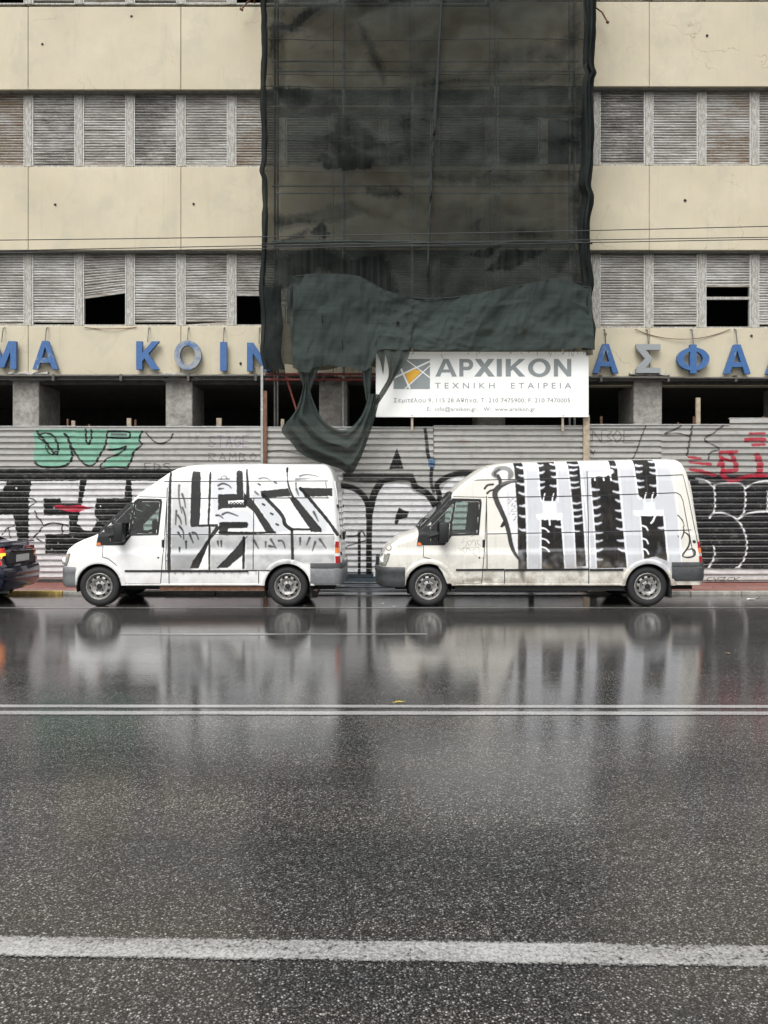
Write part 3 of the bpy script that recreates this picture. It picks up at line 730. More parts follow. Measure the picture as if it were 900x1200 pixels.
for ch, a, b, t, bo, fd, lab in LET:
    r = empty('sign_letter', at((a+b)/2, bo, DL), lab, 'letter', 'blue letters on the facade')
    glyph('letter_body', ch, wx(a, DL), wx(b, DL), wz(bo, DL), wz(t, DL), DL, .1, M['ltr'][fd], r)
    zr = wz(383.5 if a < 500 else 385.5, DL)
    MB().tube([at((a+b)/2, t+1.2, DL+.08), Vector((wx((a+b)/2, DL), DL+.08, zr)), Vector((wx((a+b)/2, DL), FAC+.01, zr+.03))], .013, 6).build('hanger_rod', M['galv'], r)
    for q in (.3, .7):
        p = at(a+(b-a)*(.5 if ch == 'I' else q), bo-3, DL+.1); MB().tube([p, p+Vector((0, .08, 0))], .012, 6).build('stand_off', M['galv'], r)

# ------------------------------------------------------------------ graffiti on the hoarding (painted onto its sheets)
K, WH, BK = (22, 23, 25), (212, 212, 214), (26, 27, 28)
cf = Canvas(-60, 485, 960, 690, 4)
G = (122, 172, 150)
O = lambda pts, ox, oy, k: [(ox+x/k, oy+y/k) for x, y in pts]
def o3_(p): return O(p, 20, 490, 3)
cf.poly(cr(o3_([(62, 45), (120, 40), (185, 42), (175, 75), (195, 120), (190, 160), (150, 176), (85, 174), (60, 150), (65, 90)]), 4, True), G)
cf.poly(o3_([(165, 50), (180, 40), (318, 40), (316, 90), (300, 120), (265, 166), (240, 166), (200, 125), (180, 80)]), G)
cf.poly(o3_([(322, 42), (446, 44), (436, 70), (425, 100), (395, 172), (298, 176), (315, 150), (352, 125), (322, 112)]), G)
for p, w in [([(70, 48), (95, 75), (120, 110), (140, 128), (146, 100), (128, 62), (100, 52), (82, 60)], 2.2), ([(62, 155), (85, 170), (130, 174), (175, 165), (195, 140), (192, 112), (180, 70), (168, 55)], 2.4),
             ([(75, 68), (100, 88), (105, 112), (125, 128), (145, 108)], 1.4), ([(180, 70), (195, 105), (225, 150), (252, 168), (275, 160), (295, 125), (312, 95), (318, 50)], 2.2),
             ([(243, 40), (244, 75), (252, 92), (262, 70), (262, 42)], 2.2), ([(320, 46), (390, 48), (392, 70), (322, 68)], 1.8), ([(318, 112), (360, 108), (385, 100), (360, 125), (318, 142), (292, 176), (340, 172), (385, 176)], 2.),
             ([(440, 48), (430, 75), (438, 95), (412, 118), (404, 145), (388, 176)], 2.4), ([(452, 50), (480, 80), (505, 90), (535, 78), (550, 55)], 1.6)]:
    cf.stroke(o3_(p), w, K, rough=.5)
cf.poly(o3_([(330, 52), (388, 54), (388, 64), (330, 62)]), (90, 100, 98))
def letters(s, x, y, w, h, gap, col, lw, alpha=.8):
    D_ = {'S': [[(1, .1), (.5, 0), (0, .2), (.3, .5), (1, .7), (.6, 1), (0, .9)]], 'T': [[(0, 0), (1, 0)], [(.5, 0), (.5, 1)]], 'A': [[(0, 1), (.5, 0), (1, 1)], [(.2, .6), (.8, .6)]],
          'G': [[(1, .1), (.4, 0), (0, .5), (.4, 1), (1, .8), (1, .5), (.6, .5)]], 'E': [[(1, 0), (0, 0), (0, 1), (1, 1)], [(0, .5), (.8, .5)]], 'R': [[(0, 1), (0, 0), (.9, .15), (.8, .5), (0, .5), (1, 1)]],
          'M': [[(0, 1), (.1, 0), (.5, .6), (.9, 0), (1, 1)]], 'B': [[(0, 0), (0, 1), (.9, .8), (.4, .5), (.8, .2), (0, 0)]], 'O': [[(.5, 0), (0, .5), (.5, 1), (1, .5), (.5, 0)]],
          'D': [[(0, 0), (0, 1), (.9, .7), (.9, .3), (0, 0)]], 'N': [[(0, 1), (0, 0), (1, 1), (1, 0)]], 'C': [[(1, 0), (.3, .1), (0, .5), (.3, .95), (1, 1)]], '3': [[(0, 0), (.9, .1), (.4, .5), (.9, .8), (0, 1)]],
          'V': [[(0, 0), (.5, 1), (1, 0)]], 'K': [[(0, 0), (0, 1)], [(1, 0), (0, .5), (1, 1)]], 'Z': [[(0, 0), (1, 0), (0, 1), (1, 1)]], 'P': [[(0, 1), (0, 0), (.9, .2), (0, .5)]], ' ': []}
    for ch in s:
        for st in D_[ch]: cf.stroke([(x+a*w, y+b*h) for a, b in st], lw, col, .3, alpha, .2, False)
        x += w+gap
letters('STAGE', 245, 511, 7, 13, 3, (122, 98, 130), 1.1, .75); letters('RAMBO', 245, 531, 8, 9.5, 4, (60, 58, 62), 1., .7)
letters('EDS', 170, 543, 7, 8, 4, (40, 40, 42), 1.2, .8); letters('TAK', 208, 508, 6, 12, 5, (120, 112, 118), .8, .5)
letters('EO', 192, 528, 7, 9, 5, (110, 105, 108), .8, .4)
# left lower piece: black ground, white blocks
F4 = lambda p: O(p, 0, 540, 7.5)
cf.poly([(-60, 549.5), (306, 549.5), (306, 652), (150, 655), (-60, 650)], BK, .5)
cf.poly([(-60, 648), (306, 650), (306, 680), (-60, 679)], WH, .6)
for p in [[(-260, 175), (62, 182), (22, 268), (-260, 270)], [(276, 178), (702, 174), (682, 372), (532, 372), (536, 330), (386, 330), (386, 480), (608, 480), (608, 642), (398, 646), (400, 850), (560, 850), (560, 1030), (250, 1030), (252, 560), (255, 330)],
          [(762, 168), (1110, 172), (1090, 330), (850, 330), (825, 470), (862, 520), (800, 622), (740, 612), (672, 552), (718, 370)], [(-260, 472), (118, 472), (150, 640), (165, 760), (-260, 760)],
          [(1150, 175), (1600, 175), (1560, 420), (1400, 480), (1380, 850), (1180, 850), (1170, 500)], [(1700, 170), (2280, 180), (2250, 800), (1950, 820), (1900, 420), (1700, 400)]]:
    cf.poly(F4(p), WH, .35, rough=.7)
cf.poly(cr(F4([(465, 405), (520, 388), (600, 398), (690, 388), (760, 405), (812, 412), (740, 430), (690, 448), (610, 448), (540, 432)]), 4, True), (178, 44, 66), .4)
for p, w in [([(20, 650), (60, 600), (120, 570)], 1.2), ([(75, 580), (90, 680)], 1.2), ([(260, 330), (300, 340), (310, 370), (255, 405)], 1.2), ([(310, 440), (325, 490), (370, 540), (380, 570)], 1.2), ([(262, 700), (330, 640), (390, 570), (470, 548), (560, 560), (600, 580)], 1.4),
             ([(545, 560), (548, 640)], 1.6), ([(320, 680), (370, 712)], 1.5), ([(840, 480), (900, 505)], 1.2), ([(840, 520), (880, 560)], 1.2)]:
    cf.stroke(F4(p), w, K)
for x, y in [(145, 240), (470, 412), (632, 668), (448, 778), (882, 398), (505, 722)]: cf.stroke(F4([(x, y), (x+2, y+3)]), 1.9, (230, 230, 230), smooth=False)
# middle section: grey sheet, black outlines, white bubbles
F6 = lambda p: O(p, 380, 480, 5)
cf.poly([(307, 549.5), (406, 549.5), (406, 680), (307, 680)], WH, .6)
cf.poly(F6([(100, 372), (520, 372), (700, 372), (900, 366), (1600, 370), (1600, 470), (1500, 1010), (60, 1010)]), (150, 149, 146), 1., .55)
cf.poly(F6([(110, 372), (520, 374), (525, 398), (330, 412), (330, 430), (240, 430), (110, 415)]), BK, .8, .8)
cf.poly(cr(F6([(120, 460), (200, 500), (240, 570), (255, 700), (250, 1005), (110, 1005), (100, 700)]), 3, True), WH, .4)
cf.poly(cr(F6([(330, 445), (480, 440), (520, 480), (620, 530), (660, 600), (660, 800), (640, 1005), (280, 1005), (280, 700), (295, 540)]), 3, True), WH, .4)
cf.poly(cr(F6([(700, 450), (780, 395), (880, 400), (1000, 420), (1120, 560), (1180, 800), (1180, 1005), (800, 1005), (760, 800), (680, 560)]), 3, True), WH, .4)
cf.poly(F6([(1230, 430), (1600, 430), (1600, 1005), (1230, 1005)]), WH, .5)
for p, w in [([(105, 445), (180, 465), (240, 520), (262, 600), (262, 780), (262, 1000)], 6.5), ([(330, 430), (290, 500), (262, 620)], 8), ([(330, 425), (420, 405), (510, 410), (530, 450), (600, 490), (650, 560), (680, 640), (690, 800), (680, 1000)], [5, 5, 7, 8, 6, 6]),
             ([(520, 400), (545, 470)], 4), ([(670, 560), (675, 500), (660, 440), (720, 395), (800, 372), (900, 378), (1040, 400), (1180, 560), (1210, 800), (1210, 1000)], 6), ([(140, 742), (190, 738), (220, 712), (240, 740)], 1.6), ([(135, 800), (250, 765)], 1.2), ([(205, 720), (205, 1000)], 3)]:
    cf.stroke(F6(p), w, BK, .6)
cf.poly(F6([(438, 572), (462, 590), (495, 598), (485, 630), (440, 645), (425, 675), (412, 670), (420, 620)]), BK, .5)
cf.poly(F6([(425, 225), (440, 260), (466, 348), (380, 350), (398, 300)]), BK, .5)
cf.stroke(F6([(590, 110), (600, 190), (606, 260), (628, 330), (626, 420), (640, 480)]), [3.6, 4, 4.4, 4, 3.4], (40, 42, 44), .5)
cf.poly(F6([(612, 282), (652, 290), (648, 340), (610, 335)]), (70, 112, 150), .5, .9)
cf.stroke(F6([(640, 108), (642, 350)]), .8, (80, 80, 78)); cf.stroke(F6([(780, 185), (840, 190)]), 3, (140, 110, 90), 1., .4)
cf.stroke(F6([(245, 130), (232, 190)]), 2.2, K); cf.stroke([(313, 530), (330, 528), (345, 531), (360, 534)], 1.6, (90, 88, 86), .5, .7)
# right piece: tags above, dark bubbles below
F5 = lambda p: O(p, 780, 480, 5.217)
cf.poly([(690, 549), (800, 556), (960, 556), (960, 675), (690, 675)], (34, 34, 37), .8)
cf.poly(F5([(200, 425), (300, 448), (420, 440), (500, 470), (620, 430), (940, 430), (940, 455), (200, 455)]), (150, 150, 148), 1., .7)
for p in [[(190, 420), (240, 430), (280, 460), (298, 490), (302, 560), (300, 610), (285, 640), (268, 662)], [(298, 470), (320, 455), (450, 452), (480, 475), (488, 540), (484, 600), (470, 645), (445, 668)], [(488, 480), (540, 450), (620, 435), (760, 440)],
          [(285, 640), (320, 630), (380, 640), (430, 668), (470, 720), (495, 800), (490, 880), (460, 945), (400, 985), (330, 990), (260, 968)], [(440, 670), (490, 640), (560, 625), (640, 625), (760, 640)], [(292, 835), (300, 880), (285, 930), (262, 962)], [(625, 500), (622, 620)],
          [(430, 965), (500, 985), (620, 990), (760, 985)]]:
    cf.stroke(F5(p), 2.3, (214, 214, 216), .5, rough=.5)
cf.poly([(818, 666), (960, 667), (960, 682), (700, 682), (700, 668)], (188, 188, 186), .6)
cf.poly(F5([(240, 965), (330, 992), (430, 992), (450, 960), (480, 990), (560, 995), (560, 1005), (240, 1005)]), (205, 205, 205), .5)
letters('CVZCK', 828, 676.5, 6, 4.5, 2, (60, 60, 60), .9, .7)
for p, w in [([(100, 92), (60, 120), (0, 142)], 2.2), ([(162, 95), (148, 180), (130, 282)], 2.4), ([(350, 98), (290, 145), (235, 182), (285, 215), (328, 242), (275, 262), (258, 305)], 2.), ([(-10, 150), (70, 145), (150, 165)], 1.4), ([(-120, 95), (-150, 170), (-175, 245), (-200, 300)], 1.8)]:
    cf.stroke(F5(p), w, (58, 58, 60), .4, .9, .5)
R = (165, 30, 52)
for p, w in [([(140, 290), (210, 300)], 3.4), ([(150, 320), (270, 335)], 3.8), ([(150, 365), (215, 378), (300, 400)], 4.2), ([(330, 262), (430, 258)], 4.), ([(335, 290), (350, 350), (345, 400), (400, 432), (460, 420), (520, 405), (620, 402), (760, 405)], 5), ([(400, 270), (425, 330), (425, 370), (350, 380)], 6), ([(320, 340), (350, 300)], 4),
             ([(510, 148), (600, 145)], 3), ([(490, 185), (600, 182)], 5), ([(530, 215), (600, 212)], 4), ([(560, 285), (575, 340), (570, 390)], 8), ([(640, 250), (660, 400)], 6), ([(700, 180), (720, 400)], 5)]:
    cf.stroke(F5(p), w, R, .6, .92, .7)
cf.stroke(F5([(350, 300), (420, 320)]), 3, R, .6)
for s_, x in (('N', 694), ('3', 707), ('O', 718), ('E', 731)): letters(s_, x, 504, 11, 15, 0, (70, 70, 70), 1.1, .8)
letters('VV', 688, 528, 4, 5, 1, (40, 40, 40), 1.2)
cf.speck(260, (-20, 500, 920, 680), (60, 60, 60), (.15, .45), .5)
fence_img = cf.image('hoarding_graffiti')
M['fence'] = mat_fence(fence_img, cf)
fuv = lambda a: ((a[:, 0]/a[:, 1]*0+(a[:, 0]*F/FEN+CX)-cf.x0)/(cf.x1-cf.x0), 1-((HY-(a[:, 2]-EYE)*F/FEN)-cf.y0)/(cf.y1-cf.y0))

# ------------------------------------------------------------------ hoarding
fr = empty('hoarding', (0, FEN, 0), 'tall grey corrugated metal hoarding covered in graffiti, along the pavement', 'fence')
PIT = .1285
def corr(px0, px1, pt, pb, dy=0., pit=PIT, seed=0):
    x0, x1, zt, zb = wx(px0, FEN), wx(px1, FEN), wz(pt, FEN), wz(pb, FEN)
    h = zt-zb; n = max(1, round(h/pit)); p = h/n; prof = []
    for k in range(n):
        z = zt-k*p
        prof += [(z, .012), (z-.08*p, -.026), (z-.60*p, -.030), (z-.72*p, .014)]
    prof.append((zb, .012))
    nx = max(2, int((x1-x0)/.45)); P = []
    for i in range(nx+1):
        x = x0+(x1-x0)*i/nx; row = []
        for z, y in prof:
            wv = .018*(vnoise(np.array([x*.8+seed]), np.array([z*.7]), 5)[0]-.5)*2
            sag = .012*(vnoise(np.array([x*.55+seed*3]), np.array([0.]), 8)[0]-.5)
            row.append((x, FEN+dy+y+wv, z+sag))
        P.append(row)
    return MB().grid(P).build('metal_sheet', M['fence'], fr, 12, uvf=fuv)
sheets = [(-340, -120, 500, 549, 0), (-340, -120, 548, 679, .02), (-121, 90, 500, 549, -.006), (-121, 90, 548, 679, .02), (89, 308, 500.5, 549, 0), (89, 308, 548, 680, .02),
          (308, 508, 501, 553, .0), (308, 404, 552, 676, .022), (403, 508.5, 552, 673, .02), (507.5, 688, 499.3, 553, -.008), (507.5, 688, 552, 673, .014),
          (688, 775, 498, 553, 0), (688, 775, 552, 681, .02), (774, 914, 497.6, 556, -.007), (774, 914, 555, 682, .016), (854, 1000, 490.5, 499, -.022), (913, 1140, 497.6, 556, 0), (913, 1140, 555, 682, .02)]
for k, (a, b, t, bo, dy) in enumerate(sheets): corr(a, b, t, bo, dy, seed=k)
for a, b, t in ((-340, 90, 499.2), (90, 308, 499.6), (308, 508, 500.2), (508, 688, 498.6), (688, 854, 497.2), (854, 1000, 489.8)):   # folded top edge
    MB().bevbox(wx(a, FEN), wx(b, FEN)-.004, FEN-.045, FEN+.03, wz(t+1.4, FEN), wz(t, FEN), .006).build('top_rail', M['polegrey'], fr)
MB().box(wx(-340, FEN), wx(372, FEN), FEN+.05, FEN+.25, .05, .42).build('base_board', M['soffit'], fr)
MB().box(wx(372, FEN), wx(690, FEN), FEN+.05, FEN+.25, .0, .42).build('base_board', M['blue_step'], fr)
MB().box(wx(690, FEN), wx(1140, FEN), FEN+.05, FEN+.25, .05, .3).build('base_board', M['soffit'], fr)
# posts
MB().bevbox(wx(305.3, FEN-.1), wx(308.2, FEN-.1), FEN-.09, FEN-.04, .07, wz(429, FEN-.1), .006).build('post', M['polegrey'], fr)
MB().bevbox(wx(308.6, FEN-.1), wx(312.8, FEN-.1), FEN-.1, FEN-.05, .07, wz(458, FEN-.1), .006).build('post', M['rust'], fr)
MB().bevbox(wx(683.6, FEN-.1), wx(691, FEN-.1), FEN-.12, FEN-.05, .07, wz(486.5, FEN-.1), .008).build('post', M['wood'], fr)
for k, (x, t, w, mt, dy) in enumerate([(85.5, 493, 4, 'wood', .5), (79, 491, 2, 'rust', .55), (151, 490, 5, 'wood', .4), (158.5, 492, 2.2, 'rust', .5), (256.5, 490, 6, 'wood', .4), (104, 497, 1.6, 'rust', .5), (704.8, 488, 2.6, 'rust', .5), (818.5, 466, 5, 'wood', .35), (814, 488, 2.4, 'rust', .45), (331, 491, 4, 'wood', .3), (895, 488, 2.5, 'rust', .5), (795, 495, 1.6, 'rust', .4), (483, 480, 3, 'wood', .15)]):
    D = FEN+dy; MB().bevbox(wx(x-w/2, D), wx(x+w/2, D), D, D+.06, 0, wz(t, D), .006).build('stake', M[mt], fr)

# ------------------------------------------------------------------ company sign board
DS = FEN-.22
sg = empty('company_sign', at(565, 489, DS), 'big white company sign board with grey and yellow logo above the hoarding', 'sign')
x0, x1, z0, z1 = wx(440.4, DS), wx(689.8, DS), wz(488.8, DS), wz(412.2, DS)
MB().bevbox(x0, x1, DS, DS+.03, z0, z1, .004).build('board', M['board'], sg)
SP = lambda p: [(wx(430+x/3.333, DS), wz(400+y/3.333, DS)) for x, y in p]
lg = MB().prism(SP([(104, 69), (246, 69), (246, 186), (104, 186)]), DS-.004, DS+.002).build('logo_field', M['sgrey'], sg)
def bar(a, b, w):
    (xa, ya), (xb, yb) = a, b; d = math.hypot(xb-xa, yb-ya); nx, ny = -(yb-ya)/d*w/2, (xb-xa)/d*w/2
    return [(xa+nx, ya+ny), (xb+nx, yb+ny), (xb-nx, yb-ny), (xa-nx, ya-ny)]
for k, (a, b, w) in enumerate([((120, 78), (168, 185), 7), ((104, 144), (246, 78), 7), ((150, 69), (246, 142), 4), ((246, 95), (148, 186), 4), ((150, 70), (104, 130), 3)]):
    MB().prism(SP(bar(a, b, w)), DS-.0045-.0006*(k+1), DS).build('logo_line', M['swhite'], lg)
MB().prism(SP([(150, 128), (186, 108), (212, 118), (163, 168)]), DS-.009, DS).build('logo_shard', M['syellow'], lg)
tx = lambda s, a, b, c, d, mt, off, nm, sp=1.: text_fit(nm, s, *(lambda q: (q[0][0], q[1][0], q[1][1], q[0][1]))(SP([(a, c), (b, d)])), DS-.004, .006, mt, sg, off=off, spacing=sp)
nl = empty('name_lettering', sg.location, parent=sg); nl.location = (0, 0, 0)
for ch, a, b in (('A', 267, 351), ('Ρ', 361, 415), ('Χ', 419, 499), ('I', 507, 527), ('K', 542, 618), ('O', 629, 717), ('N', 730, 798)):
    c = SP([(a, 69 if ch != 'O' else 67), (b, 137.5 if ch != 'O' else 139.5)]); glyph('name_letter', ch, c[0][0], c[1][0], c[1][1], c[0][1], DS-.005, .008, M['sgrey'], nl)
tx('TEXNIKH  ETAIPEIA', 266, 798, 162, 184, M['sgrey'], .0, 'tagline_lettering', 1.65)
tx('Σεμιτέλου 9, 115 28 Αθήνα, Τ: 210 7475900, F: 210 7470005', 105, 793, 221, 243, M['sgrey2'], .0, 'address_lettering', 1.06)
tx('E:  info@arxikon.gr,   W:  www.arxikon.gr', 235, 658, 256, 277, M['sgrey2'], .0, 'contact_lettering', 1.06)
for px in (483, 660):
    MB().bevbox(wx(px-1.3, DS), wx(px+1.3, DS), DS+.032, DS+.08, wz(505, DS), wz(405, DS), .004).build('batten', M['wood'], sg)
    for y in (414.5, 487): 
        p = at(px, y, DS); MB().tube([p+Vector((0, -.006, 0)), p+Vector((0, .02, 0))], .012, 8).build('bolt', M['galv'], sg)

# ------------------------------------------------------------------ scaffold behind the netting
DN = 17.0
sc = empty('scaffold', (0, 17.9, 0), 'tall tube scaffold seen faintly through the dark netting', 'scaffold')
for D in (17.82, 18.3):
    for px in (316, 400, 485, 590, 684):
        MB().tube([(wx(px, DN), D, .0), (wx(px, DN), D, 15.8)], .025, 8).build('pole', M['polegrey'] if px != 316 else M['railg'], sc, 60)
for py in (-180, -75, 47, 103, 200, 268, 340):
    z = wz(py, DN)
    for D in (17.86, 18.27):
        MB().tube([(wx(312, DN), D-.05, z), (wx(690, DN), D-.05, z)], .022, 6).build('ledger', M['polegrey'], sc, 60)
    if py in (-75, 103, 268):
        for j in range(3): MB().bevbox(wx(314, DN), wx(688, DN), 17.88+j*.12, 17.98+j*.12, z+.03, z+.07, .004).build('deck_plank', M['wood'], sc)
for py in (438.5, 445): MB().tube([(wx(311, 17.5), 17.5, wz(py, 17.5)), (wx(446, 17.5), 17.5, wz(py, 17.5))], .028, 8).build('red_beam', M['redsteel'], sc, 60)
for k in range(9):
    x = 318+k*15; MB().tube([at(x, 438.5, 17.5), at(x+7, 445, 17.5)], .012, 6).build('lattice_bar', M['redsteel'], sc, 60)
MB().tube([at(335, 441, 17.52), at(347.5, 481, 17.52)], .025, 8).build('brace', M['redsteel'], sc, 60)

# ------------------------------------------------------------------ netting
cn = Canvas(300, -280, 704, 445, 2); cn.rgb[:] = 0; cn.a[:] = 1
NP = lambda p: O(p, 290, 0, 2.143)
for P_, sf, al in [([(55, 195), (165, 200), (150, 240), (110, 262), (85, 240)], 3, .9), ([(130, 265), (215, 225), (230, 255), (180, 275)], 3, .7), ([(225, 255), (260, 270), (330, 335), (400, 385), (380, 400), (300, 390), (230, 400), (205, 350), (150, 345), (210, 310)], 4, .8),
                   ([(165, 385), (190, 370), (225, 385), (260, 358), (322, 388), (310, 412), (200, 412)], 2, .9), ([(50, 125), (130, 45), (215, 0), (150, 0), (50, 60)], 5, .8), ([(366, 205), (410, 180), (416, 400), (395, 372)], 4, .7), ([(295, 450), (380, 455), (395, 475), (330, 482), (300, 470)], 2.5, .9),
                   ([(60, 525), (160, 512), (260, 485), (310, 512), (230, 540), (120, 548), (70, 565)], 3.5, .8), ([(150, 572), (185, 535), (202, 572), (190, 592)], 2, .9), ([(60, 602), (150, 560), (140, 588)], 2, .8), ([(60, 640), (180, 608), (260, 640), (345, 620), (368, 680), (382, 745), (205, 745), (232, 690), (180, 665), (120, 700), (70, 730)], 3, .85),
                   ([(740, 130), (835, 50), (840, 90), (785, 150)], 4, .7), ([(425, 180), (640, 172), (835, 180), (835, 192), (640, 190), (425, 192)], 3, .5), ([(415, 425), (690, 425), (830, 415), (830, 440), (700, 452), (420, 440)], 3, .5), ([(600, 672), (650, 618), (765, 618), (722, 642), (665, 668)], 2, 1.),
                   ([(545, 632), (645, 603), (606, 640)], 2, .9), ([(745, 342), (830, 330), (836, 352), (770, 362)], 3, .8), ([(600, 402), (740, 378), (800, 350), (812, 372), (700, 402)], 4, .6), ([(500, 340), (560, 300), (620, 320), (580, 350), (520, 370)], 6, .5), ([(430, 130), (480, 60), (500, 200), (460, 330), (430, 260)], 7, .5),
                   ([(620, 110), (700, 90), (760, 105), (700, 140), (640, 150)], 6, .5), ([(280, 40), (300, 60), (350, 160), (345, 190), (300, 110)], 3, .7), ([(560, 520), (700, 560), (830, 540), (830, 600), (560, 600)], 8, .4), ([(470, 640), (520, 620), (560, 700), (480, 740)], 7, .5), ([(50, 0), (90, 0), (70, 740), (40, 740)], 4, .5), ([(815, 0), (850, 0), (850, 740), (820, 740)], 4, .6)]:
    cn.poly(NP(P_), (255, 255, 255), sf, al, 3.5)  # outlined patches where the net turns darker and more opaque
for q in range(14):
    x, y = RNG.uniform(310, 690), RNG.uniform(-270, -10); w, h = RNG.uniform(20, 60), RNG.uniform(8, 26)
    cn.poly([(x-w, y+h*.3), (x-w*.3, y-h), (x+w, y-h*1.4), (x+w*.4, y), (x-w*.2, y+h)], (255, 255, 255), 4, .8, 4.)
netimg = cn.image('dark_net_patches'); netimg.colorspace_settings.name = 'Non-Color'
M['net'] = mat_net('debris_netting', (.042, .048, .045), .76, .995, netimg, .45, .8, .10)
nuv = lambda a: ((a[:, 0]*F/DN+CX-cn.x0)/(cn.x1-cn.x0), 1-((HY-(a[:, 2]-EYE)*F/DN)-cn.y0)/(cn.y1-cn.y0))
def folds(X, Z, amp=1.):
    a = fbm(X*.55+Z*.35+3, Z*.28-X*.2, 3, 4); r = 1-np.abs(2*fbm(X*.8-Z*.5+9, X*.35+Z*.5, 11, 3)-.9)
    b = fbm(X*2.2+Z*1.1, Z*1.3, 21, 3)
    c = 1-np.abs(2*fbm(X*.5+Z*1.1+4, Z*.35-X*.5, 51, 2)-.8)
    return amp*(.34*(a-.5)+.24*(r-.6)+.22*(c-.6)+.05*(b-.5))
def cloth(name, P, mat, label=None, cat=None, group=None, parent=None, keep=None):
    o = MB().grid(P, 0, keep).build(name, mat, parent, 180, weld=False, uvf=nuv)
    for p in o.data.polygons: p.use_smooth = True
    return tag(o, label, cat, group)
nr = empty('debris_netting', (0, DN, 4), 'large dark green debris netting hanging over the middle of the facade', 'netting')
L_edge = cr([(311, -260), (309, -100), (306.5, 0), (307.5, 60), (306, 110), (307.5, 180), (304.5, 200), (308, 215), (307.5, 280), (305, 340), (307.5, 380), (306, 415), (311, 433)], 6)
R_edge = cr([(692, -260), (694, -100), (697, 0), (697, 40), (695.5, 75), (698.5, 86), (695, 100), (694.5, 180), (691, 215), (694.5, 232), (690, 262), (691, 300), (695, 330), (692, 350), (693, 372), (696, 385), (695, 410)], 6)
seam_px = cr([(522, -260), (519, -60), (517.5, 0), (513, 80), (509, 150), (506, 190), (504, 240), (502, 290), (503, 400), (503, 436)], 6)
def net_half(A, B, n, m, bot):
    ay, ax = [p[1] for p in A], [p[0] for p in A]; by, bx = [p[1] for p in B], [p[0] for p in B]; rows_ = []
    for j in range(m+1):
        t = j/m; row = []
        for i in range(n+1):
            s = i/n; yb = bot(s); py = -260+(yb+260)*t
            px = np.interp(py, ay, ax)*(1-s)+np.interp(py, by, bx)*s; row.append((px, py))
        rows_.append(row)
    a = np.array(rows_); X = (a[..., 0]-CX)*DN/F; Z = EYE+(HY-a[..., 1])*DN/F
    w = 1-np.exp(-np.abs(a[..., 1]-284)/14.)*.9         # the tie rope at y=284 pulls the net in
    Y = DN+.22+np.clip(folds(X, Z)*w, -.5, .4)
    edge = np.exp(-(np.abs(a[..., 0]-695)/9.)**2)*.2+np.exp(-(np.abs(a[..., 0]-307)/7.)**2)*.1+np.exp(-(np.abs(a[..., 0]-np.interp(a[..., 1], [p[1] for p in seam_px], [p[0] for p in seam_px]))/3.)**2)*.10
    Y = Y-edge*(.4+.9*fbm(Z*1.7, X*0, 31, 3))
    return [[(X[j, i], Y[j, i], Z[j, i]) for i in range(n+1)] for j in range(m+1)]
bl = lambda s: 432-6*math.sin(s*9)-16*max(0, math.sin(s*3.1))**2*(1 if s > .15 else .3)
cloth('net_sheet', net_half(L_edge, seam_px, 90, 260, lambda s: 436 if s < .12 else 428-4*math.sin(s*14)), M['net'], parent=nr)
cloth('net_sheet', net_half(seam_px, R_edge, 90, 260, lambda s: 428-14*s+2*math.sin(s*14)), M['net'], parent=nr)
M['hem'] = simple('dark_net_hem', (.016, .022, .021), .9, .4, 0, 20, .3)
def hem(pts, D, r, name='hem'):
    ps = []; jit = lambda k, q: vnoise(np.array([k*.7]), np.array([q+r*90]), 3)[0]
    for k, (x, y) in enumerate(pts):
        p = at(x+(jit(k, 1.3)-.5)*1.2, y+(jit(k, 4.1)-.5)*.8, D); p.y -= .05*jit(k, 7.2); ps.append(p)
    MB().tube(ps, [r*(.6+.7*jit(k, 9.9)) for k in range(len(ps))], 8).build(name, M['hem'], nr, 180)
hem([p for p in seam_px if p[1] < 345], DN+.08, .034)
def edge_strip(E, w0, w1, D, amp, seed):
    A = [(x+w0, y) for x, y in E]; Bp = [(x+w1, y) for x, y in E]; P = []
    ys_ = np.linspace(E[0][1]+5, E[-1][1], 220)
    for k, y in enumerate(ys_):
        x = np.interp(y, [p[1] for p in E], [p[0] for p in E]); row = []
        for i in range(13):
            t = i/12; nn = fbm(np.array([y*.012+seed]), np.array([t*1.7]), seed, 4)[0]-.45; n2_ = fbm(np.array([y*.05+seed]), np.array([t*3.]), seed+3, 3)[0]-.45
            xx = x+w0+(w1-w0)*t+3.*n2_*(1 if i in (0, 12) else .6); d = D-amp*(math.sin(math.pi*t)*.7+1.4*nn*math.sin(math.pi*t)+.5*n2_)
            q = at(xx, y, d); row.append((q.x, d, q.z))
        P.append(row)
    cloth('net_edge', P, M['hemnet'], parent=nr)
M['hemnet'] = mat_net('bunched_net_edge', (.030, .036, .035), .955, 1.)
edge_strip(L_edge, -1, 6, DN+.2, .12, 4); edge_strip([p for p in L_edge if p[1] > 330], 2, 24, DN+.16, .16, 6); edge_strip(R_edge, -13, 1.5, DN+.2, .26, 9); edge_strip(R_edge, -8, 0, DN+.1, .22, 15)
hem(cr([(307, 286), (360, 284.5), (440, 283.5), (500, 285), (560, 286), (640, 283.5), (694, 285.5)], 12), DN+.1, .022, 'tie_rope')
for y in (47, 88, 102, 138, 165, 201): hem(cr([(309, y), (400, y+1), (505, y+.4), (600, y-.6), (694, y)], 10), DN+.22, .008, 'seam_line')
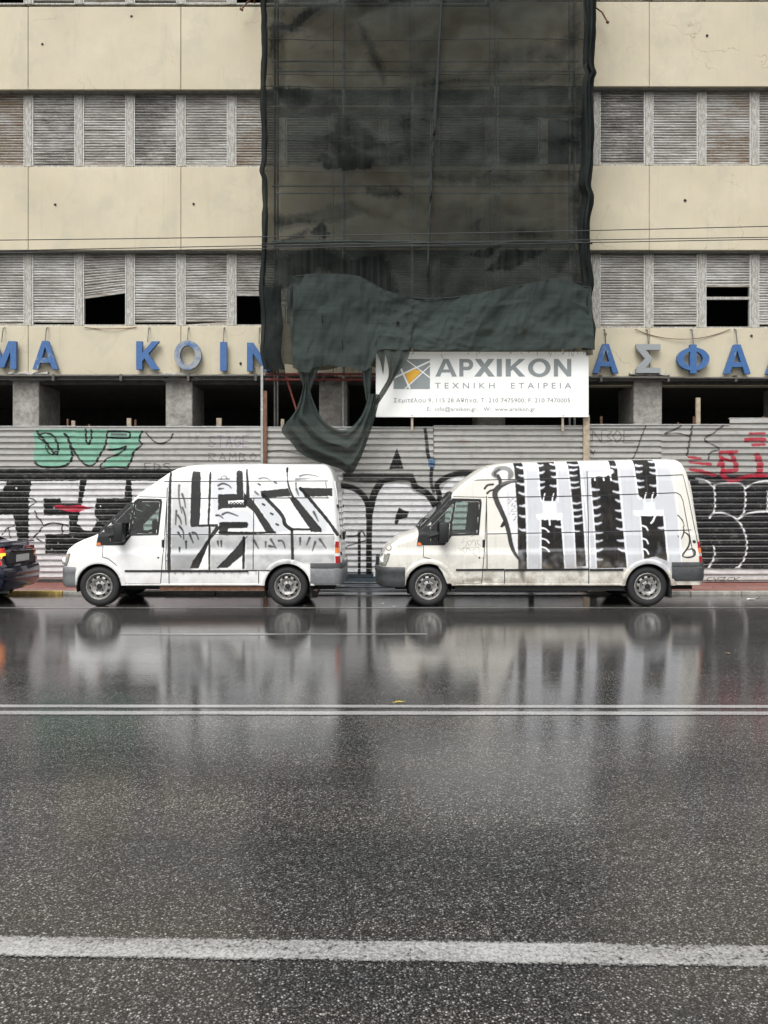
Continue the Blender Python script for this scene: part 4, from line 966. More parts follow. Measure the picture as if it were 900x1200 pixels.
# the torn lower net: a curtain, its gathered tails and the swag
tr_ = empty('torn_netting', at(500, 420, DN-.1), 'torn green net curtain with a long sagging loop, left of and above the white sign', 'netting')
def between(top, bot, n, m, D, fold, py_pow=1.):
    """ruled cloth between two pixel polylines; fold(s, t) gives the depth ripple"""
    def res(P, n):
        P = np.array(P, float); d = np.r_[0, np.cumsum(np.hypot(*np.diff(P, axis=0).T))]; d /= d[-1]; u = np.linspace(0, 1, n+1)
        return np.stack([np.interp(u, d, P[:, 0]), np.interp(u, d, P[:, 1])], 1)
    A, B = res(top, n), res(bot, n); out = []
    for j in range(m+1):
        t = j/m; row = []
        for i in range(n+1):
            x, y = A[i]*(1-t)+B[i]*t; d = D-fold(i/n, t); q = at(x, y, D); row.append((q.x, d, q.z))
        out.append(row)
    return out
top = cr([(344, 328), (347, 323.5), (375, 322.5), (412, 323.5), (430, 329), (450, 340), (475, 347.5), (495, 350), (520, 349.5), (560, 345), (600, 337), (640, 329.5), (655, 328), (675, 334), (692, 337)], 6)
botm = cr([(344, 432), (352, 436), (362, 438), (370, 432), (385, 429), (400, 431), (412, 433), (425, 436), (433, 432), (441, 418), (447, 411), (478, 412), (481, 401), (486, 412), (560, 412.5), (630, 412), (660, 411), (680, 409), (694, 411)], 6)
fold1 = lambda s, t: .05+.24*(fbm(np.array([s*13+t*1.5]), np.array([t*1.6-s*4+2]), 41, 4)[0]-.45)*(1.2 if s < .45 else .8)+.10*(1-abs(2*fbm(np.array([s*6-t*2+5]), np.array([t*2+s*3]), 47, 3)[0]-.9))*(.3+t)+.03*math.sin(s*11+t*2.5)+.045*(fbm(np.array([s*70+t*2]), np.array([t*1.8]), 61, 3)[0]-.45)
HOL = [(.36, .52, .005, .05), (.352, .30, .004, .03), (.405, .72, .003, .04), (.16, .75, .002, .05), (.60, .42, .003, .03), (.78, .66, .002, .04), (.10, .5, .002, .05)]
cloth('net_curtain', between(top, botm, 300, 60, DN-.05, fold1), M['net2'], parent=tr_, keep=lambda i, j: not any(((j/300-a)/c)**2+((i/60-b)/d)**2 < 1 for a, b, c, d in HOL))
fz = MB()
for k in range(70):
    i_ = random.randrange(2, len(botm)-2); x, y = botm[i_]; p = at(x+random.uniform(-2, 2), y-1, DN-.12); L_ = random.uniform(.04, .16)
    fz.tube([p, p+Vector((random.uniform(-.02, .02), -.01, -L_*.6)), p+Vector((random.uniform(-.03, .03), -.005, -L_))], .004, 4)
fz.build('frayed_threads', M['hem'], tr_)['kind'] = 'stuff'
hemw = MB().tube([at(x, y, DN-.1) for x, y in top], .014, 6); hemw.build('wire', M['hem'], tr_, 180)
# left ragged fringe beyond the curtain's edge
cloth('net_strip', between([(337, 345), (346, 325), (352, 326)], [(343, 425), (352, 434), (360, 436)], 14, 40, DN-.09, lambda s, t: .03*math.sin(t*14+s*4)+.02*math.sin(s*9)), M['net2'], parent=tr_)
# gathered tail running down into the swag
cloth('net_tail', between([(347, 428), (374, 430)], [(357, 458), (364, 458)], 16, 16, DN-.12, lambda s, t: .04*math.sin(s*16)*(1-.5*t)), M['net2'], parent=tr_)
cloth('net_tail', between([(424, 434), (436, 430)], [(429, 470), (434, 466)], 10, 16, DN-.1, lambda s, t: .03*math.sin(s*10)), M['net2'], parent=tr_)
# swag between the tail and the sign's corner
inner = cr([(362, 449), (366, 466), (375, 486), (387, 499.5), (401, 504.5), (413, 500), (423, 488), (429, 474), (432, 463)], 6)
outer = cr([(357, 447), (347, 480), (330, 503), (341, 518), (352, 531), (372, 541), (398, 549), (407, 556), (414, 553), (424, 534), (432, 512), (440, 488), (446, 463)], 6)
mid = lambda s, t: .05+.22*math.sin(math.pi*min(1, max(0, t)))*.6+.07*math.sin(t*17+1.3*math.sin(s*5)+.5)*(.3+.7*math.sin(math.pi*s))+.16*(fbm(np.array([t*9+s*1.2]), np.array([s*3.]), 71, 4)[0]-.45)
cloth('net_swag', between(inner, outer, 90, 46, DN-.16, mid), M['net2'], parent=tr_)
# piece folded over the sign's left corner
cloth('net_flap', between(cr([(450, 411), (454, 425), (455, 442), (446, 459), (437, 476)], 6), cr([(481, 411), (476, 424), (464, 441), (452, 461), (443, 474)], 6), 50, 18, DN-.2, lambda s, t: .03+.035*math.sin(t*13+s*3)+.02*math.sin(s*9)), M['net2'], parent=tr_)
cloth('net_flap', between([(440.5, 411), (452, 411)], [(446, 424), (449, 440)], 8, 12, DN-.16, lambda s, t: .02*math.sin(s*6)), M['net2'], parent=tr_)
sgd = [(441, 411), (449, 415)]
# ------------------------------------------------------------------ overhead cables
for (ya, ym, yb, lab) in ((281.4, 275, 265.2, 'highest of the three thin black cables crossing the facade'), (293.8, 285.2, 278, 'middle one of the three thin black cables crossing the facade'), (296.6, 288.6, 280.4, 'lowest of the three thin black cables crossing the facade')):
    D = 15.2; pts = []
    for k in range(61):
        t = -1.2+3.4*k/60; px = 900*t; py = (ya*(1-t)+yb*t)+(ym-(ya+yb)/2)*4*t*(1-t); pts.append(at(px, py, D+.3*t))
    tag(MB().tube(pts, .0085, 6).build('overhead_cable', M['cable'], None, 180), lab, 'cable', 'overhead cables')

# ------------------------------------------------------------------ vans
DV = 13.75; SV = F/DV                       # px per metre on the vans' near side
class Body:
    """lofted vehicle shell in 'u, v' pixels of its near side: u from the nose, v above the ground"""
    def __init__(s, x0, prof, width, L, vb, tum, lean, rn=20, rt=6, crown=3., rc=None, taper=None):
        s.x0, s.prof, s.w, s.L, s.vb, s.tum, s.lean, s.rn, s.rt, s.crown = x0, prof, width, L, vb, tum, lean, rn, rt, crown
        s.rc = rc or (lambda u: 5.); s.taper = taper or (lambda u: 0.)
        s.pu, s.pv = [p[0] for p in prof], [p[1] for p in prof]
    def X(s, u): return (s.x0-CX+u)/SV
    def vt(s, u):
        v = float(np.interp(u, s.pu, s.pv))
        d = u-(s.L-s.rt)
        if d > 0: v -= .38*(s.rt-math.sqrt(max(0, s.rt**2-d*d)))
        return v
    def plan(s, u):
        r = s.rn; i = 0.
        if u < r: i = r-math.sqrt(max(0, r*r-(r-u)**2))
        d = u-(s.L-s.rt)
        if d > 0: i += s.rt-math.sqrt(max(0, s.rt**2-d*d))
        return i/SV+s.taper(u)
    def inset(s, u, v):
        i = s.plan(u)+float(np.interp(v, [p[0] for p in s.tum], [p[1] for p in s.tum]))
        rc = s.rc(u); vt = s.vt(u)-s.crown; d = vt-v
        if d < rc: i += (rc-math.sqrt(max(0, rc*rc-(rc-max(0, d))**2)))/SV
        return i
    def ush(s, u, v):   # rear lean
        k = max(0., 1-(s.L-u)/45.)
        return u-k*float(np.interp(v, [p[0] for p in s.lean], [p[1] for p in s.lean]))
    def P(s, u, v, off=0., far=False):
        i = s.inset(u, v)-off
        y = DV+(s.w-i if far else i)
        return (s.X(s.ush(u, v)), y, v/SV)
    def grid(s, us, vs):
        rows = []
        for u in us:
            vt = s.vt(u)-s.crown; rc = s.rc(u); vb = s.vb(u); row = []
            n = len(vs); side = []
            for k, v in enumerate(vs):
                vv = min(max(v, vb+.01*k), vt-rc-(n-k)*.01); side.append((s.plan(u)+float(np.interp(vv, [p[0] for p in s.tum], [p[1] for p in s.tum])), vv))
            i0 = side[-1][0]
            for k in range(1, 7):
                a = math.pi/2*k/6; side.append((i0+rc*(1-math.cos(a))/SV, vt-rc+rc*math.sin(a)))
            i1 = side[-1][0]
            for k in range(1, 11):
                f = k/10; yy = i1+(s.w/2-i1)*f; side.append((yy, vt+s.crown*(1-(1-f)**2.2)))
            full = [(i, v) for i, v in side]+[(s.w-i, v) for i, v in side[-2::-1]]
            rows.append([(s.X(s.ush(u, v)), DV+i, v/SV) for i, v in full])
        return rows
    def uv_of(s, p): return p[0]*SV+CX-s.x0, p[2]*SV
def inpoly(x, y, P):
    c = False; n = len(P)
    for i in range(n):
        ax, ay = P[i]; bx, by = P[(i+1) % n]
        if (ay > y) != (by > y) and x < (bx-ax)*(y-ay)/(by-ay)+ax: c = not c
    return c
def densify(P, step=3., closed=True):
    out = []; n = len(P)
    for i in range(n if closed else n-1):
        a, b = P[i], P[(i+1) % n]; d = math.hypot(b[0]-a[0], b[1]-a[1]); k = max(1, int(d/step))
        out += [(a[0]+(b[0]-a[0])*j/k, a[1]+(b[1]-a[1])*j/k) for j in range(k)]
    if not closed: out.append(P[-1])
    return out
def patch(B, P, off, far=False, holes=(), thick=.006, step=2.5):
    """polygon in (u, v) laid on the body's side as a plate, cut fine enough to follow its curves"""
    loops = [P]+list(holes); flat = [q for l in loops for q in l]
    bm = bmesh.new(); vs_ = [bm.verts.new((u, 0, v)) for u, v in flat]
    for t in tessellate_polygon([[Vector((u, v, 0)) for u, v in l] for l in loops]):
        try: bm.faces.new([vs_[i] for i in t])
        except ValueError: pass
    u0, u1 = min(p[0] for p in P), max(p[0] for p in P); v0, v1 = min(p[1] for p in P), max(p[1] for p in P)
    cuts = [((0, 0, v), (0, 0, 1)) for v in list(np.arange(v0+step, v1, step))+[62.5, 65.4, 67, 84.2, 86] if v0 < v < v1]
    cuts += [((u, 0, 0), (1, 0, 0)) for u in np.arange(u0+step*1.3, u1, step*1.3 if u0 < 25 else step*3)]
    for co, no in cuts: bmesh.ops.bisect_plane(bm, geom=bm.verts[:]+bm.edges[:]+bm.faces[:], plane_co=co, plane_no=no, dist=1e-4)
    bm.verts.index_update(); V = [(v.co.x, v.co.z) for v in bm.verts]; n = len(V)
    fs = [[v.index for v in f.verts] for f in bm.faces]; rim = [(e.verts[0].index, e.verts[1].index, e.verts[1].index+n, e.verts[0].index+n) for e in bm.edges if len(e.link_faces) == 1]
    bm.free(); mb = MB()
    return mb.add([B.P(u, v, off, far) for u, v in V]+[B.P(u, v, off-thick, far) for u, v in V], fs+rim)
def ribbon(B, P, w, off, far=False, closed=False, mb=None):
    P = densify(P, 3., closed); n = len(P); mb = mb or MB(); A = []
    for i in range(n):
        a = P[(i-1) % n] if closed or i > 0 else P[i]; b = P[(i+1) % n] if closed or i < n-1 else P[i]
        dx, dy = b[0]-a[0], b[1]-a[1]; d = math.hypot(dx, dy) or 1; nx, ny = -dy/d*w/2, dx/d*w/2
        u, v = P[i]; A.append([B.P(u+nx, v+ny, -.004, far), B.P(u+nx, v+ny, off, far), B.P(u-nx, v-ny, off, far), B.P(u-nx, v-ny, -.004, far)])
    if closed: A.append(A[0])
    return mb.grid(A)
def wheel(cx, cz, r, parent_wheel, y0, far=False, rimr=None, name='wheel'):
    """wheel with its outer face towards the camera at y0 (or away when far)"""
    sgn = -1 if far else 1; R = r; q = rimr or r*.62
    w = empty(name, (cx, y0, cz), parent=None); w.parent = parent_wheel
    w.location = (cx-parent_wheel.location.x, y0-parent_wheel.location.y, cz-parent_wheel.location.z)
    c = (cx, y0, cz); t = .2
    prof = [(q, .03), (q*1.03, .012), (q*1.12, .004), (R*.80, .0), (R*.9, .006), (R*.955, .02), (R*.99, .04), (R, .06), (R, .095), (R*.985, .098), (R*.985, .104), (R, .107), (R, .16), (R*.98, .185), (R*.9, .2), (q, .195), (q*.95, .10)]
    MB().lathe([(a, b*sgn) for a, b in prof], c, 56).build('tyre', M['tyre'], w, 40)
    rim = MB(); ns = 60
    rp = [(q*1.03, .010), (q*1.0, .004), (q*.95, .008), (q*.90, .035), (q*.86, .055), (q*.80, .040), (q*.74, .026), (q*.66, .020), (q*.60, .022), (q*.50, .042), (q*.40, .050), (q*.30, .040), (q*.22, .036), (q*.20, .02), (0, .018)]
    per = ns//10
    rim.lathe([(a, b*sgn) for a, b in rp], c, ns, keep=lambda i, j: not (j in (5, 6) and (i % per) in (0, 1, 2)))
    rm = rim.build('rim', M['rim'], w, 35)
    MB().lathe([(q*.98, .07*sgn), (0, .07*sgn)], c, 24).build('brake_drum', M['well'], w)
    hb = MB().lathe([(q*.21, .012*sgn), (q*.19, .002*sgn), (0, -.002*sgn)], c, 20); hb.build('hub_cap', M['black'], rm, 40)
    for k in range(5):
        a = 2*math.pi*k/5+.3; px, pz = cx+q*.36*math.cos(a), cz+q*.36*math.sin(a)
        MB().tube([(px, y0+.055*sgn, pz), (px, y0+.025*sgn, pz)], .012, 6).build('wheel_nut', M['well'], rm)
    return w
def cpy(pts, k=1.): return pts

def build_van(x0, label, L, prof, lean, wheels, tum, img_box, painter, white, dirt, bump_mat, flat_v, rear_u, sill_mat, seams, rub_segments, tilt=0., vname='graffiti', roofv=150, rear_bumper=None):
    root = empty('van', ((x0-CX+L/2)/SV, DV+1, 0), label, 'van', 'white panel vans parked nose to tail')
    AR = [(c, 23.2+.3, 28.0) for c in wheels]
    def vb(u):
        if u < 22: return 24+max(0, (8-u))*.4
        return 25.5
    def rc(u): return float(np.interp(u, [0, 40, 50, 90, 120, 150, 400], [5, 9, 4.5, 5, 9, 15, 15]))
    def taper(u): return .055*max(0, 1-u/62.)
    B = Body(x0, prof, 2.0, L, vb, tum, lean, 20, 7, 2.6, rc, taper)
    us = [0, .4, 1, 1.8, 2.8, 4]+list(np.arange(5.3, L-8, 1.45))+list(np.linspace(L-7, L, 9))
    vs = sorted(set([24, 26, 30, 35, 40]+list(np.arange(42, 150, 1.5))+[62.5, 65.4, 67, 84.2, 86]+list(np.arange(150, 172, 2.))))
    cv = Canvas(*img_box, 6); painter(cv); im = cv.image(vname)
    paint = mat_van('van_paint_'+vname, white, im, dirt)
    uvf = lambda a: ((a[:, 0]*SV+CX-cv.x0)/(cv.x1-cv.x0), 1-((711.1-a[:, 2]*SV)-cv.y0)/(cv.y1-cv.y0))
    # openings
    FRM = [(45, 72), (48.5, 91.5), (87.4, 127), (120.8, 126.2), (121.8, 122.5), (118.2, 84.0), (86.5, 83.2), (77.6, 72)]
    G1 = [(61.5, 77.0), (60.5, 93), (88.0, 121.2), (88.8, 121.0), (84.2, 97), (83.6, 84.5), (77.5, 77)]
    G2 = [(91.2, 123.8), (118.2, 123.6), (119.2, 121.4), (115.9, 86.2), (86.4, 85.6), (87.2, 98)]
    rows = B.grid(us, vs); nj = len(rows[0]); mid_j = (nj-1)//2
    WS0, WS1 = 49.5, 86.5                # windscreen stations
    wsf = []
    def cls(i, j):
        q = [rows[i][j], rows[i+1][j], rows[i+1][j+1], rows[i][j+1]]
        cu = sum(B.uv_of(p)[0] for p in q)/4; cvv = sum(p[2] for p in q)/4*SV; far = j > mid_j
        jj = min(j, nj-2-j); n_side = len(vs)
        if jj >= n_side+4:                # top faces
            uu = (us[i]+us[i+1])/2
            if WS0 < uu < WS1 and jj >= n_side+7: return 'ws'
            return 'body'
        for c, r, ra in AR:
            if (cu-c)**2+(cvv-23.5)**2 < (ra-.6)**2 and jj < n_side: return 'cut'
        if inpoly(cu, cvv, G1): return 'g'
        if inpoly(cu, cvv, G2): return 'g'
        return 'body'
    kinds = {(i, j): cls(i, j) for i in range(len(us)-1) for j in range(nj-1)}
    bm_ = MB().grid(rows, keep=lambda i, j: kinds[i, j] == 'body')
    for r in (rows[0], rows[-1]):
        n = len(r); c = Vector((sum(p[0] for p in r)/n, DV+1, sum(p[2] for p in r)/n))
        # cap: strips between the near and far half
        h = n//2; fs = [(k, k+1, n-2-k, n-1-k) for k in range(h)]
        bm_.add(r, fs)
    bm_.build('body_shell', paint, root, 28, uvf=uvf)
    gl = MB().grid(rows, keep=lambda i, j: kinds[i, j] == 'g').build('side_glass', M['glass'], root, 60)
    gw = MB().grid(rows, keep=lambda i, j: kinds[i, j] == 'ws').build('windscreen', M['glass'], root, 60)
    # black surrounds, both sides
    for far in (False, True):
        patch(B, FRM, .006, far, (G1, G2)).build('window_surround', M['black'], root)
    # black band round the windscreen
    mb = MB(); n_side = len(vs)
    for i in range(len(us)-1):
        uu = (us[i]+us[i+1])/2
        for j in range(nj-1):
            jj = min(j, nj-2-j)
            if (n_side+4 <= jj and ((WS0-2.6 < uu < WS0) or (WS1 < uu < WS1+1.6))) or (WS0-2.6 < uu < WS1+.5 and n_side-3 <= jj < n_side+7):
                q = [Vector(rows[a][b])+Vector((-.004, -.006 if j < mid_j else .006, .004)) for a, b in ((i, j), (i+1, j), (i+1, j+1), (i, j+1))]
                mb.add(q, [(0, 1, 2, 3)])
    mb.build('windscreen_seal', M['black'], root)
    # wipers
    for y in (.55, 1.25):
        u_ = 50.5; p = Vector((B.X(u_), DV+y, (B.vt(u_)+1.2)/SV)); e = Vector((B.X(58), DV+y-.42, (B.vt(58)+1.)/SV))
        MB().tube([p, (p+e)/2+Vector((-.01, 0, .02)), e], .012, 6).build('wiper', M['black'], root)
    # front doors
    DOOR = [(53, 71.2), (53, 58.5), (60, 56.5), (68, 50), (75, 40), (80.5, 27.0), (121, 27.0), (125, 74.5), (127.4, 128.2), (88, 129), (87.6, 127.3), (121.2, 126.6), (122.3, 122.8), (118.6, 83.6), (86.9, 82.8), (78, 71.6)]
    SEAM = [(53, 71.5), (53, 58.5), (60, 56.5), (68, 50), (75, 40), (80.5, 27.0), (121, 27.0), (125, 74.5), (127.4, 128.4), (88, 129.2)]
    for far in (False, True):
        d = patch(B, DOOR, .0048, far).build('door', paint, root, 20, uvf=uvf)
        ribbon(B, SEAM, .8, .0052, far).build('door_seal', M['seam'], d)
        hd = MB()
        h0, h1 = B.P(122.0, 73.5, .012, far), B.P(125.2, 73.5, .012, far)
        s_ = 1 if not far else -1
        hd.bevbox(min(h0[0], h1[0]), max(h0[0], h1[0]), min(h0[1], h0[1]+.02*s_), max(h0[1], h0[1]+.02*s_), 69.2/SV, 78.8/SV, .012).build('handle', M['black'], d)
        lk = B.P(118.5, 57.5, .007, far); MB().tube([lk, (lk[0], lk[1]+.015*s_, lk[2])], .017, 10).build('lock', M['black'], d)
    # long pressed seams and side door gaps
    for P_ in seams:
        ribbon(B, P_, .95, .0042).build('panel_seam', M['seam'], root)
    # rub strip
    for a, b in rub_segments:
        ribbon(B, [(a, flat_v), (b, flat_v+tilt*(b-a))], 2.2, .016).build('rub_strip', M['black'], root, 30)
    # wheel arches: flares, liners, wheels
    for k, (c, r, ra) in enumerate(AR):
        for far in (False, True):
            a0, a1 = (-.08, math.pi+.10)
            fl = []
            for q in range(49):
                a = a0+(a1-a0)*q/48; row = []
                for rr, of in ((ra-1.2, -.03), (ra-1., .012), (ra+.4, .020), (ra+2.6, .018), (ra+4.2, .006), (ra+4.6, -.003)):
                    u = c+rr*math.cos(a); v = 23.5+rr*math.sin(a); v = max(v, 25.0)
                    row.append(B.P(max(u, .5), v, of, far))
                fl.append(row)
            MB().grid(fl).build('arch_flare', paint, root, 50, uvf=uvf)
            ln = []
            for q in range(31):
                a = -.25+(math.pi+.5)*q/30; u = c+(ra-.9)*math.cos(a); v = 23.5+(ra-.9)*math.sin(a); y = B.P(max(u, 1), max(v, 26), 0, far)
                ln.append([(B.X(u), y[1], v/SV), (B.X(u), y[1]+(.42 if not far else -.42), v/SV)])
            MB().grid(ln).build('wheel_liner', M['well'], root, 60)
        wheel(B.X(c), 23.6/SV, 23.7/SV, root, DV+.035, rimr=15.2/SV)
        wheel(B.X(c), 23.6/SV, 23.7/SV, root, DV+1.965, far=True, rimr=15.2/SV)
        MB().box(B.X(c-24), B.X(c+24), DV+.42, DV+1.58, 12/SV, 50/SV).build('axle_housing', M['well'], root)
    # underbody
    MB().box(B.X(20), B.X(L-8), DV+.24, DV+1.76, 19/SV, 27/SV).build('underbody', M['well'], root)
    f0, f1 = AR[0][0]+31, AR[1][0]-27
    for far in (False, True):
        sl = []
        for u in np.linspace(f0, f1, 30):
            row = []
            for v, o in ((27.4, .002), (26.6, .008), (25.2, .006), (24.2, -.03)): row.append(B.P(u, v, o, far))
            sl.append(row)
        MB().grid(sl).build('sill', paint, root, 40, uvf=uvf)
        sy = .045 if not far else 2-.045-.03
        MB().box(B.X(f0+ (40 if sill_mat == 'rust' else 0)), B.X(f1), DV+sy, DV+sy+.03, 18.6/SV, 25.2/SV).build('sill_guard', M[sill_mat], root)
    # front bumper wrapped round the nose
    def wrap(pathuv, prof_, name, mat, close=True):
        pts = []
        for (x, y, nx, ny) in pathuv: pts.append([(x+nx*o, y+ny*o, v/SV) for v, o in prof_])
        return MB().grid(pts).build(name, mat, root, 40)
    def nosepath(u_end, off_u=0.):
        out = []
        for u in np.r_[np.linspace(u_end, 20, 5), 20-20*np.sin(np.linspace(0.12, math.pi/2, 12))]:
            y = B.plan(u); ang = math.acos(max(-1, min(1, (20-min(u, 20))/20))); out.append((B.X(u), DV+y, -math.cos(ang) if u < 20 else 0, -math.sin(ang) if u < 20 else -1))
        y0_ = out[-1][1]; nn = 9
        half = [(B.X(0)-.05*math.sin(math.pi/2*k/nn), y0_+(DV+1-y0_)*k/nn, -1, 0) for k in range(1, nn+1)]
        near = out+half
        return near+[(x, 2*(DV+1)-y, nx, -ny) for x, y, nx, ny in near[-2::-1]]
    cen = AR[0][0]
    wrap(nosepath(cen-27.6), [(46.6, -.02), (46.4, .008), (45, .018), (40, .024), (39.3, .018), (32, .022), (25, .012), (22.5, -.02), (22.3, -.09)], 'front_bumper', bump_mat)
    # arch end of the bumper
    # headlamps
    for far in (False, True):
        HL = [(1.2, 47.8), (2.4, 55), (4.2, 60.8), (13.2, 61.6), (10.6, 53), (8.2, 48.2)]
        patch(B, [(.9, 47.2), (2.2, 55.2), (3.8, 61.6), (14.0, 62.3), (11.2, 52.8), (8.6, 47.4)], .005, far).build('headlamp_surround', M['seam'], root, 30)
        lamp = patch(B, HL, .008, far, thick=.02).build('headlamp', M['lens'], root, 30)
        MB().tube([Vector(B.P(5.5, 55, .004, far)), Vector(B.P(5.5, 55, .01, far))], .05, 14).build('reflector', M['swhite'], lamp)
    for sgn in (0, 1):
        y = DV+.32 if not sgn else DV+1.68
        MB().bevbox(B.X(.9), B.X(6), y-.17, y+.17, 49/SV, 58/SV, .02).build('headlamp_front', M['lens'], root)
    gr = MB()
    for k in range(4): gr.bevbox(B.X(0)-.05, B.X(2), DV+.62, DV+1.38, (47.6+k*2.4)/SV, (49.0+k*2.4)/SV, .006)
    gr.build('grille', M['black'], root)
    MB().bevbox(B.X(0)-.09, B.X(0)-.04, DV+.74, DV+1.26, 31/SV, 38.5/SV, .004).build('number_plate', M['plate'], root)
    # indicator at the mirror foot and mirrors
    for far in (False, True):
        s_ = -1 if not far else 1
        patch(B, [(45.3, 72.3), (46.2, 75), (48.5, 75.6), (51, 73.6), (50.6, 72.1)], .018, far, thick=.014).build('side_indicator', M['amber_lens'], root)
        b0 = B.P(60, 84, .0, far); my = b0[1]
        mr = MB().bevbox(B.X(70.5), B.X(81.5), min(my+s_*.05, my+s_*.26), max(my+s_*.05, my+s_*.26), 76/SV, 99.5/SV, .03)
        mo = mr.build('wing_mirror', M['black'], root, 40)
        MB().tube([(B.X(60), my, 82/SV), (B.X(73), my+s_*.1, 86/SV)], .025, 8).build('mirror_arm', M['black'], mo)
    # tail lamps, rear doors and bumper
    for far in (False, True):
        a = L-5.8
        for v0, v1, mt in ((50.5, 59.5, 'red_lens'), (63.2, 69, 'amber_lens'), (69.2, 76.5, 'red_lens')):
            patch(B, [(a, v0), (L-.3, v0), (L-.3, v1), (a+(.9 if v1 > 75 else 0), v1)], .011, far, thick=.02).build('tail_lamp', M[mt], root, 30)
    rx = lambda v: B.X(B.ush(L, v))
    def rearplate(name, y0, y1, v0, v1, mt, off=.012, parent=root):
        mbb = MB(); n_ = 6; A = [[(rx(v0+(v1-v0)*j/n_)+off, y, (v0+(v1-v0)*j/n_)/SV) for j in range(n_+1)] for y in (DV+y0, DV+y1)]
        Bk = [[(x-.03-off, y, z) for x, y, z in r] for r in A]
        mbb.grid(A); mbb.grid(Bk)
        mbb.grid([A[0], Bk[0]]); mbb.grid([A[1], Bk[1]]); mbb.add([A[0][0], A[1][0], Bk[1][0], Bk[0][0]], [(0, 1, 2, 3)]); mbb.add([A[0][-1], A[1][-1], Bk[1][-1], Bk[0][-1]], [(0, 1, 2, 3)])
        return mbb.build(name, M[mt] if isinstance(mt, str) else mt, parent)
    vtop = 152
    for y0, y1 in ((.16, .985), (1.015, 1.84)):
        d = rearplate('rear_door', y0, y1, 50, vtop-4, paint)
        rearplate('rear_window', y0+.1, y1-.1, 90, 125, 'glass_dark', .016, d)
        hx = rx(80)+.02; yy = DV+(y1-.06 if y0 < 1 else y0+.06)
        MB().bevbox(hx-.01, hx+.03, yy-.03, yy+.03, 76/SV, 86/SV, .008).build('handle', M['black'], d)
        for v in (62, 82, 118):
            hx = rx(v); yy = DV+(y0-.012 if y0 < 1 else y1+.012)
            MB().bevbox(hx-.02, hx+.025, yy-.03, yy+.03, (v-2)/SV, (v+2)/SV, .005).build('hinge', M['black'], d)
    rbp = []
    rs = AR[1][0]+27
    for u in np.linspace(rs, L-9, 5): rbp.append((B.X(u), DV+B.plan(u), 0, -1))
    for a in np.linspace(0.1, 1, 8)*math.pi/2: rbp.append((B.X(L-9+10*math.sin(a)), DV+.0+9*(1-math.cos(a))/SV, math.sin(a), -math.cos(a)))
    for k in range(1, 6): rbp.append((B.X(L+1)+.03*math.sin(math.pi/2*k/5), DV+9/SV+(1-9/SV)*k/5, 1, 0))
    rbp += [(x, 2*(DV+1)-y, nx, -ny) for x, y, nx, ny in rbp[-2::-1]]
    rbv = rear_bumper
    wrap(rbp, [(rbv[0], -.02), (rbv[0]-.1, .012), (rbv[0]-1.6, .02), (rbv[1]+.2, .02), (rbv[1]-.6, -.012)], 'rear_step', M['dark_plastic'])
    wrap(rbp, [(rbv[1]-.3, -.02), (rbv[1]-.9, .016), (rbv[1]-2.5, .024), (rbv[2]+4, .018), (rbv[2]+1, .004), (rbv[2], -.05)], 'rear_bumper', bump_mat)
    MB().bevbox(rx(46)+.02, rx(46)+.06, DV+.74, DV+1.26, 46/SV, 53/SV, .004).build('number_plate', M['plate'], root)
    # mud flap
    MB().bevbox(B.X(AR[1][0]+26), B.X(AR[1][0]+29), DV+.06, DV+.3, 10/SV, 30/SV, .006).build('mud_flap', M['well'], root)
    # cab inside
    cab = MB().bevbox(B.X(56), B.X(70), DV+.12, DV+1.88, 55/SV, 86/SV, .05); cab.build('dashboard', M['seat'], root)
    MB().box(B.X(130), B.X(131.5), DV+.12, DV+1.88, 28/SV, 158/SV).build('bulkhead', M['seat'], root)
    MB().box(B.X(50), B.X(130), DV+.1, DV+1.9, 27/SV, 40/SV).build('cab_floor', M['seat'], root)
    for y in (.18, 1.2):
        st = MB().bevbox(B.X(92), B.X(122), DV+y, DV+y+.56, 52/SV, 66/SV, .05).build('seat', M['seat'], root, 40)
        A = [(B.X(117), 64/SV), (B.X(123), 64/SV), (B.X(129), 104/SV), (B.X(124.5), 105/SV)]
        MB().prism(A, DV+y+.03, DV+y+.53).build('backrest', M['seat'], st)
        MB().bevbox(B.X(125), B.X(129.3), DV+y+.17, DV+y+.39, 106/SV, 113/SV, .03).build('headrest', M['seat'], st, 40)
    cxx, czz = B.X(80), 88/SV; ring = []
    for k in range(25):
        a = 2*math.pi*k/24; ring.append((cxx+.19*math.sin(a)*.55, DV+1.5+.19*math.cos(a), czz+.19*math.sin(a)*.83))
    ring2 = [(x, y-1.02, z) for x, y, z in ring]
    MB().tube(ring2, .017, 6, cap=False).build('steering_wheel', M['black'], root, 60)
    # door belt and far pillar trim
    return B, root

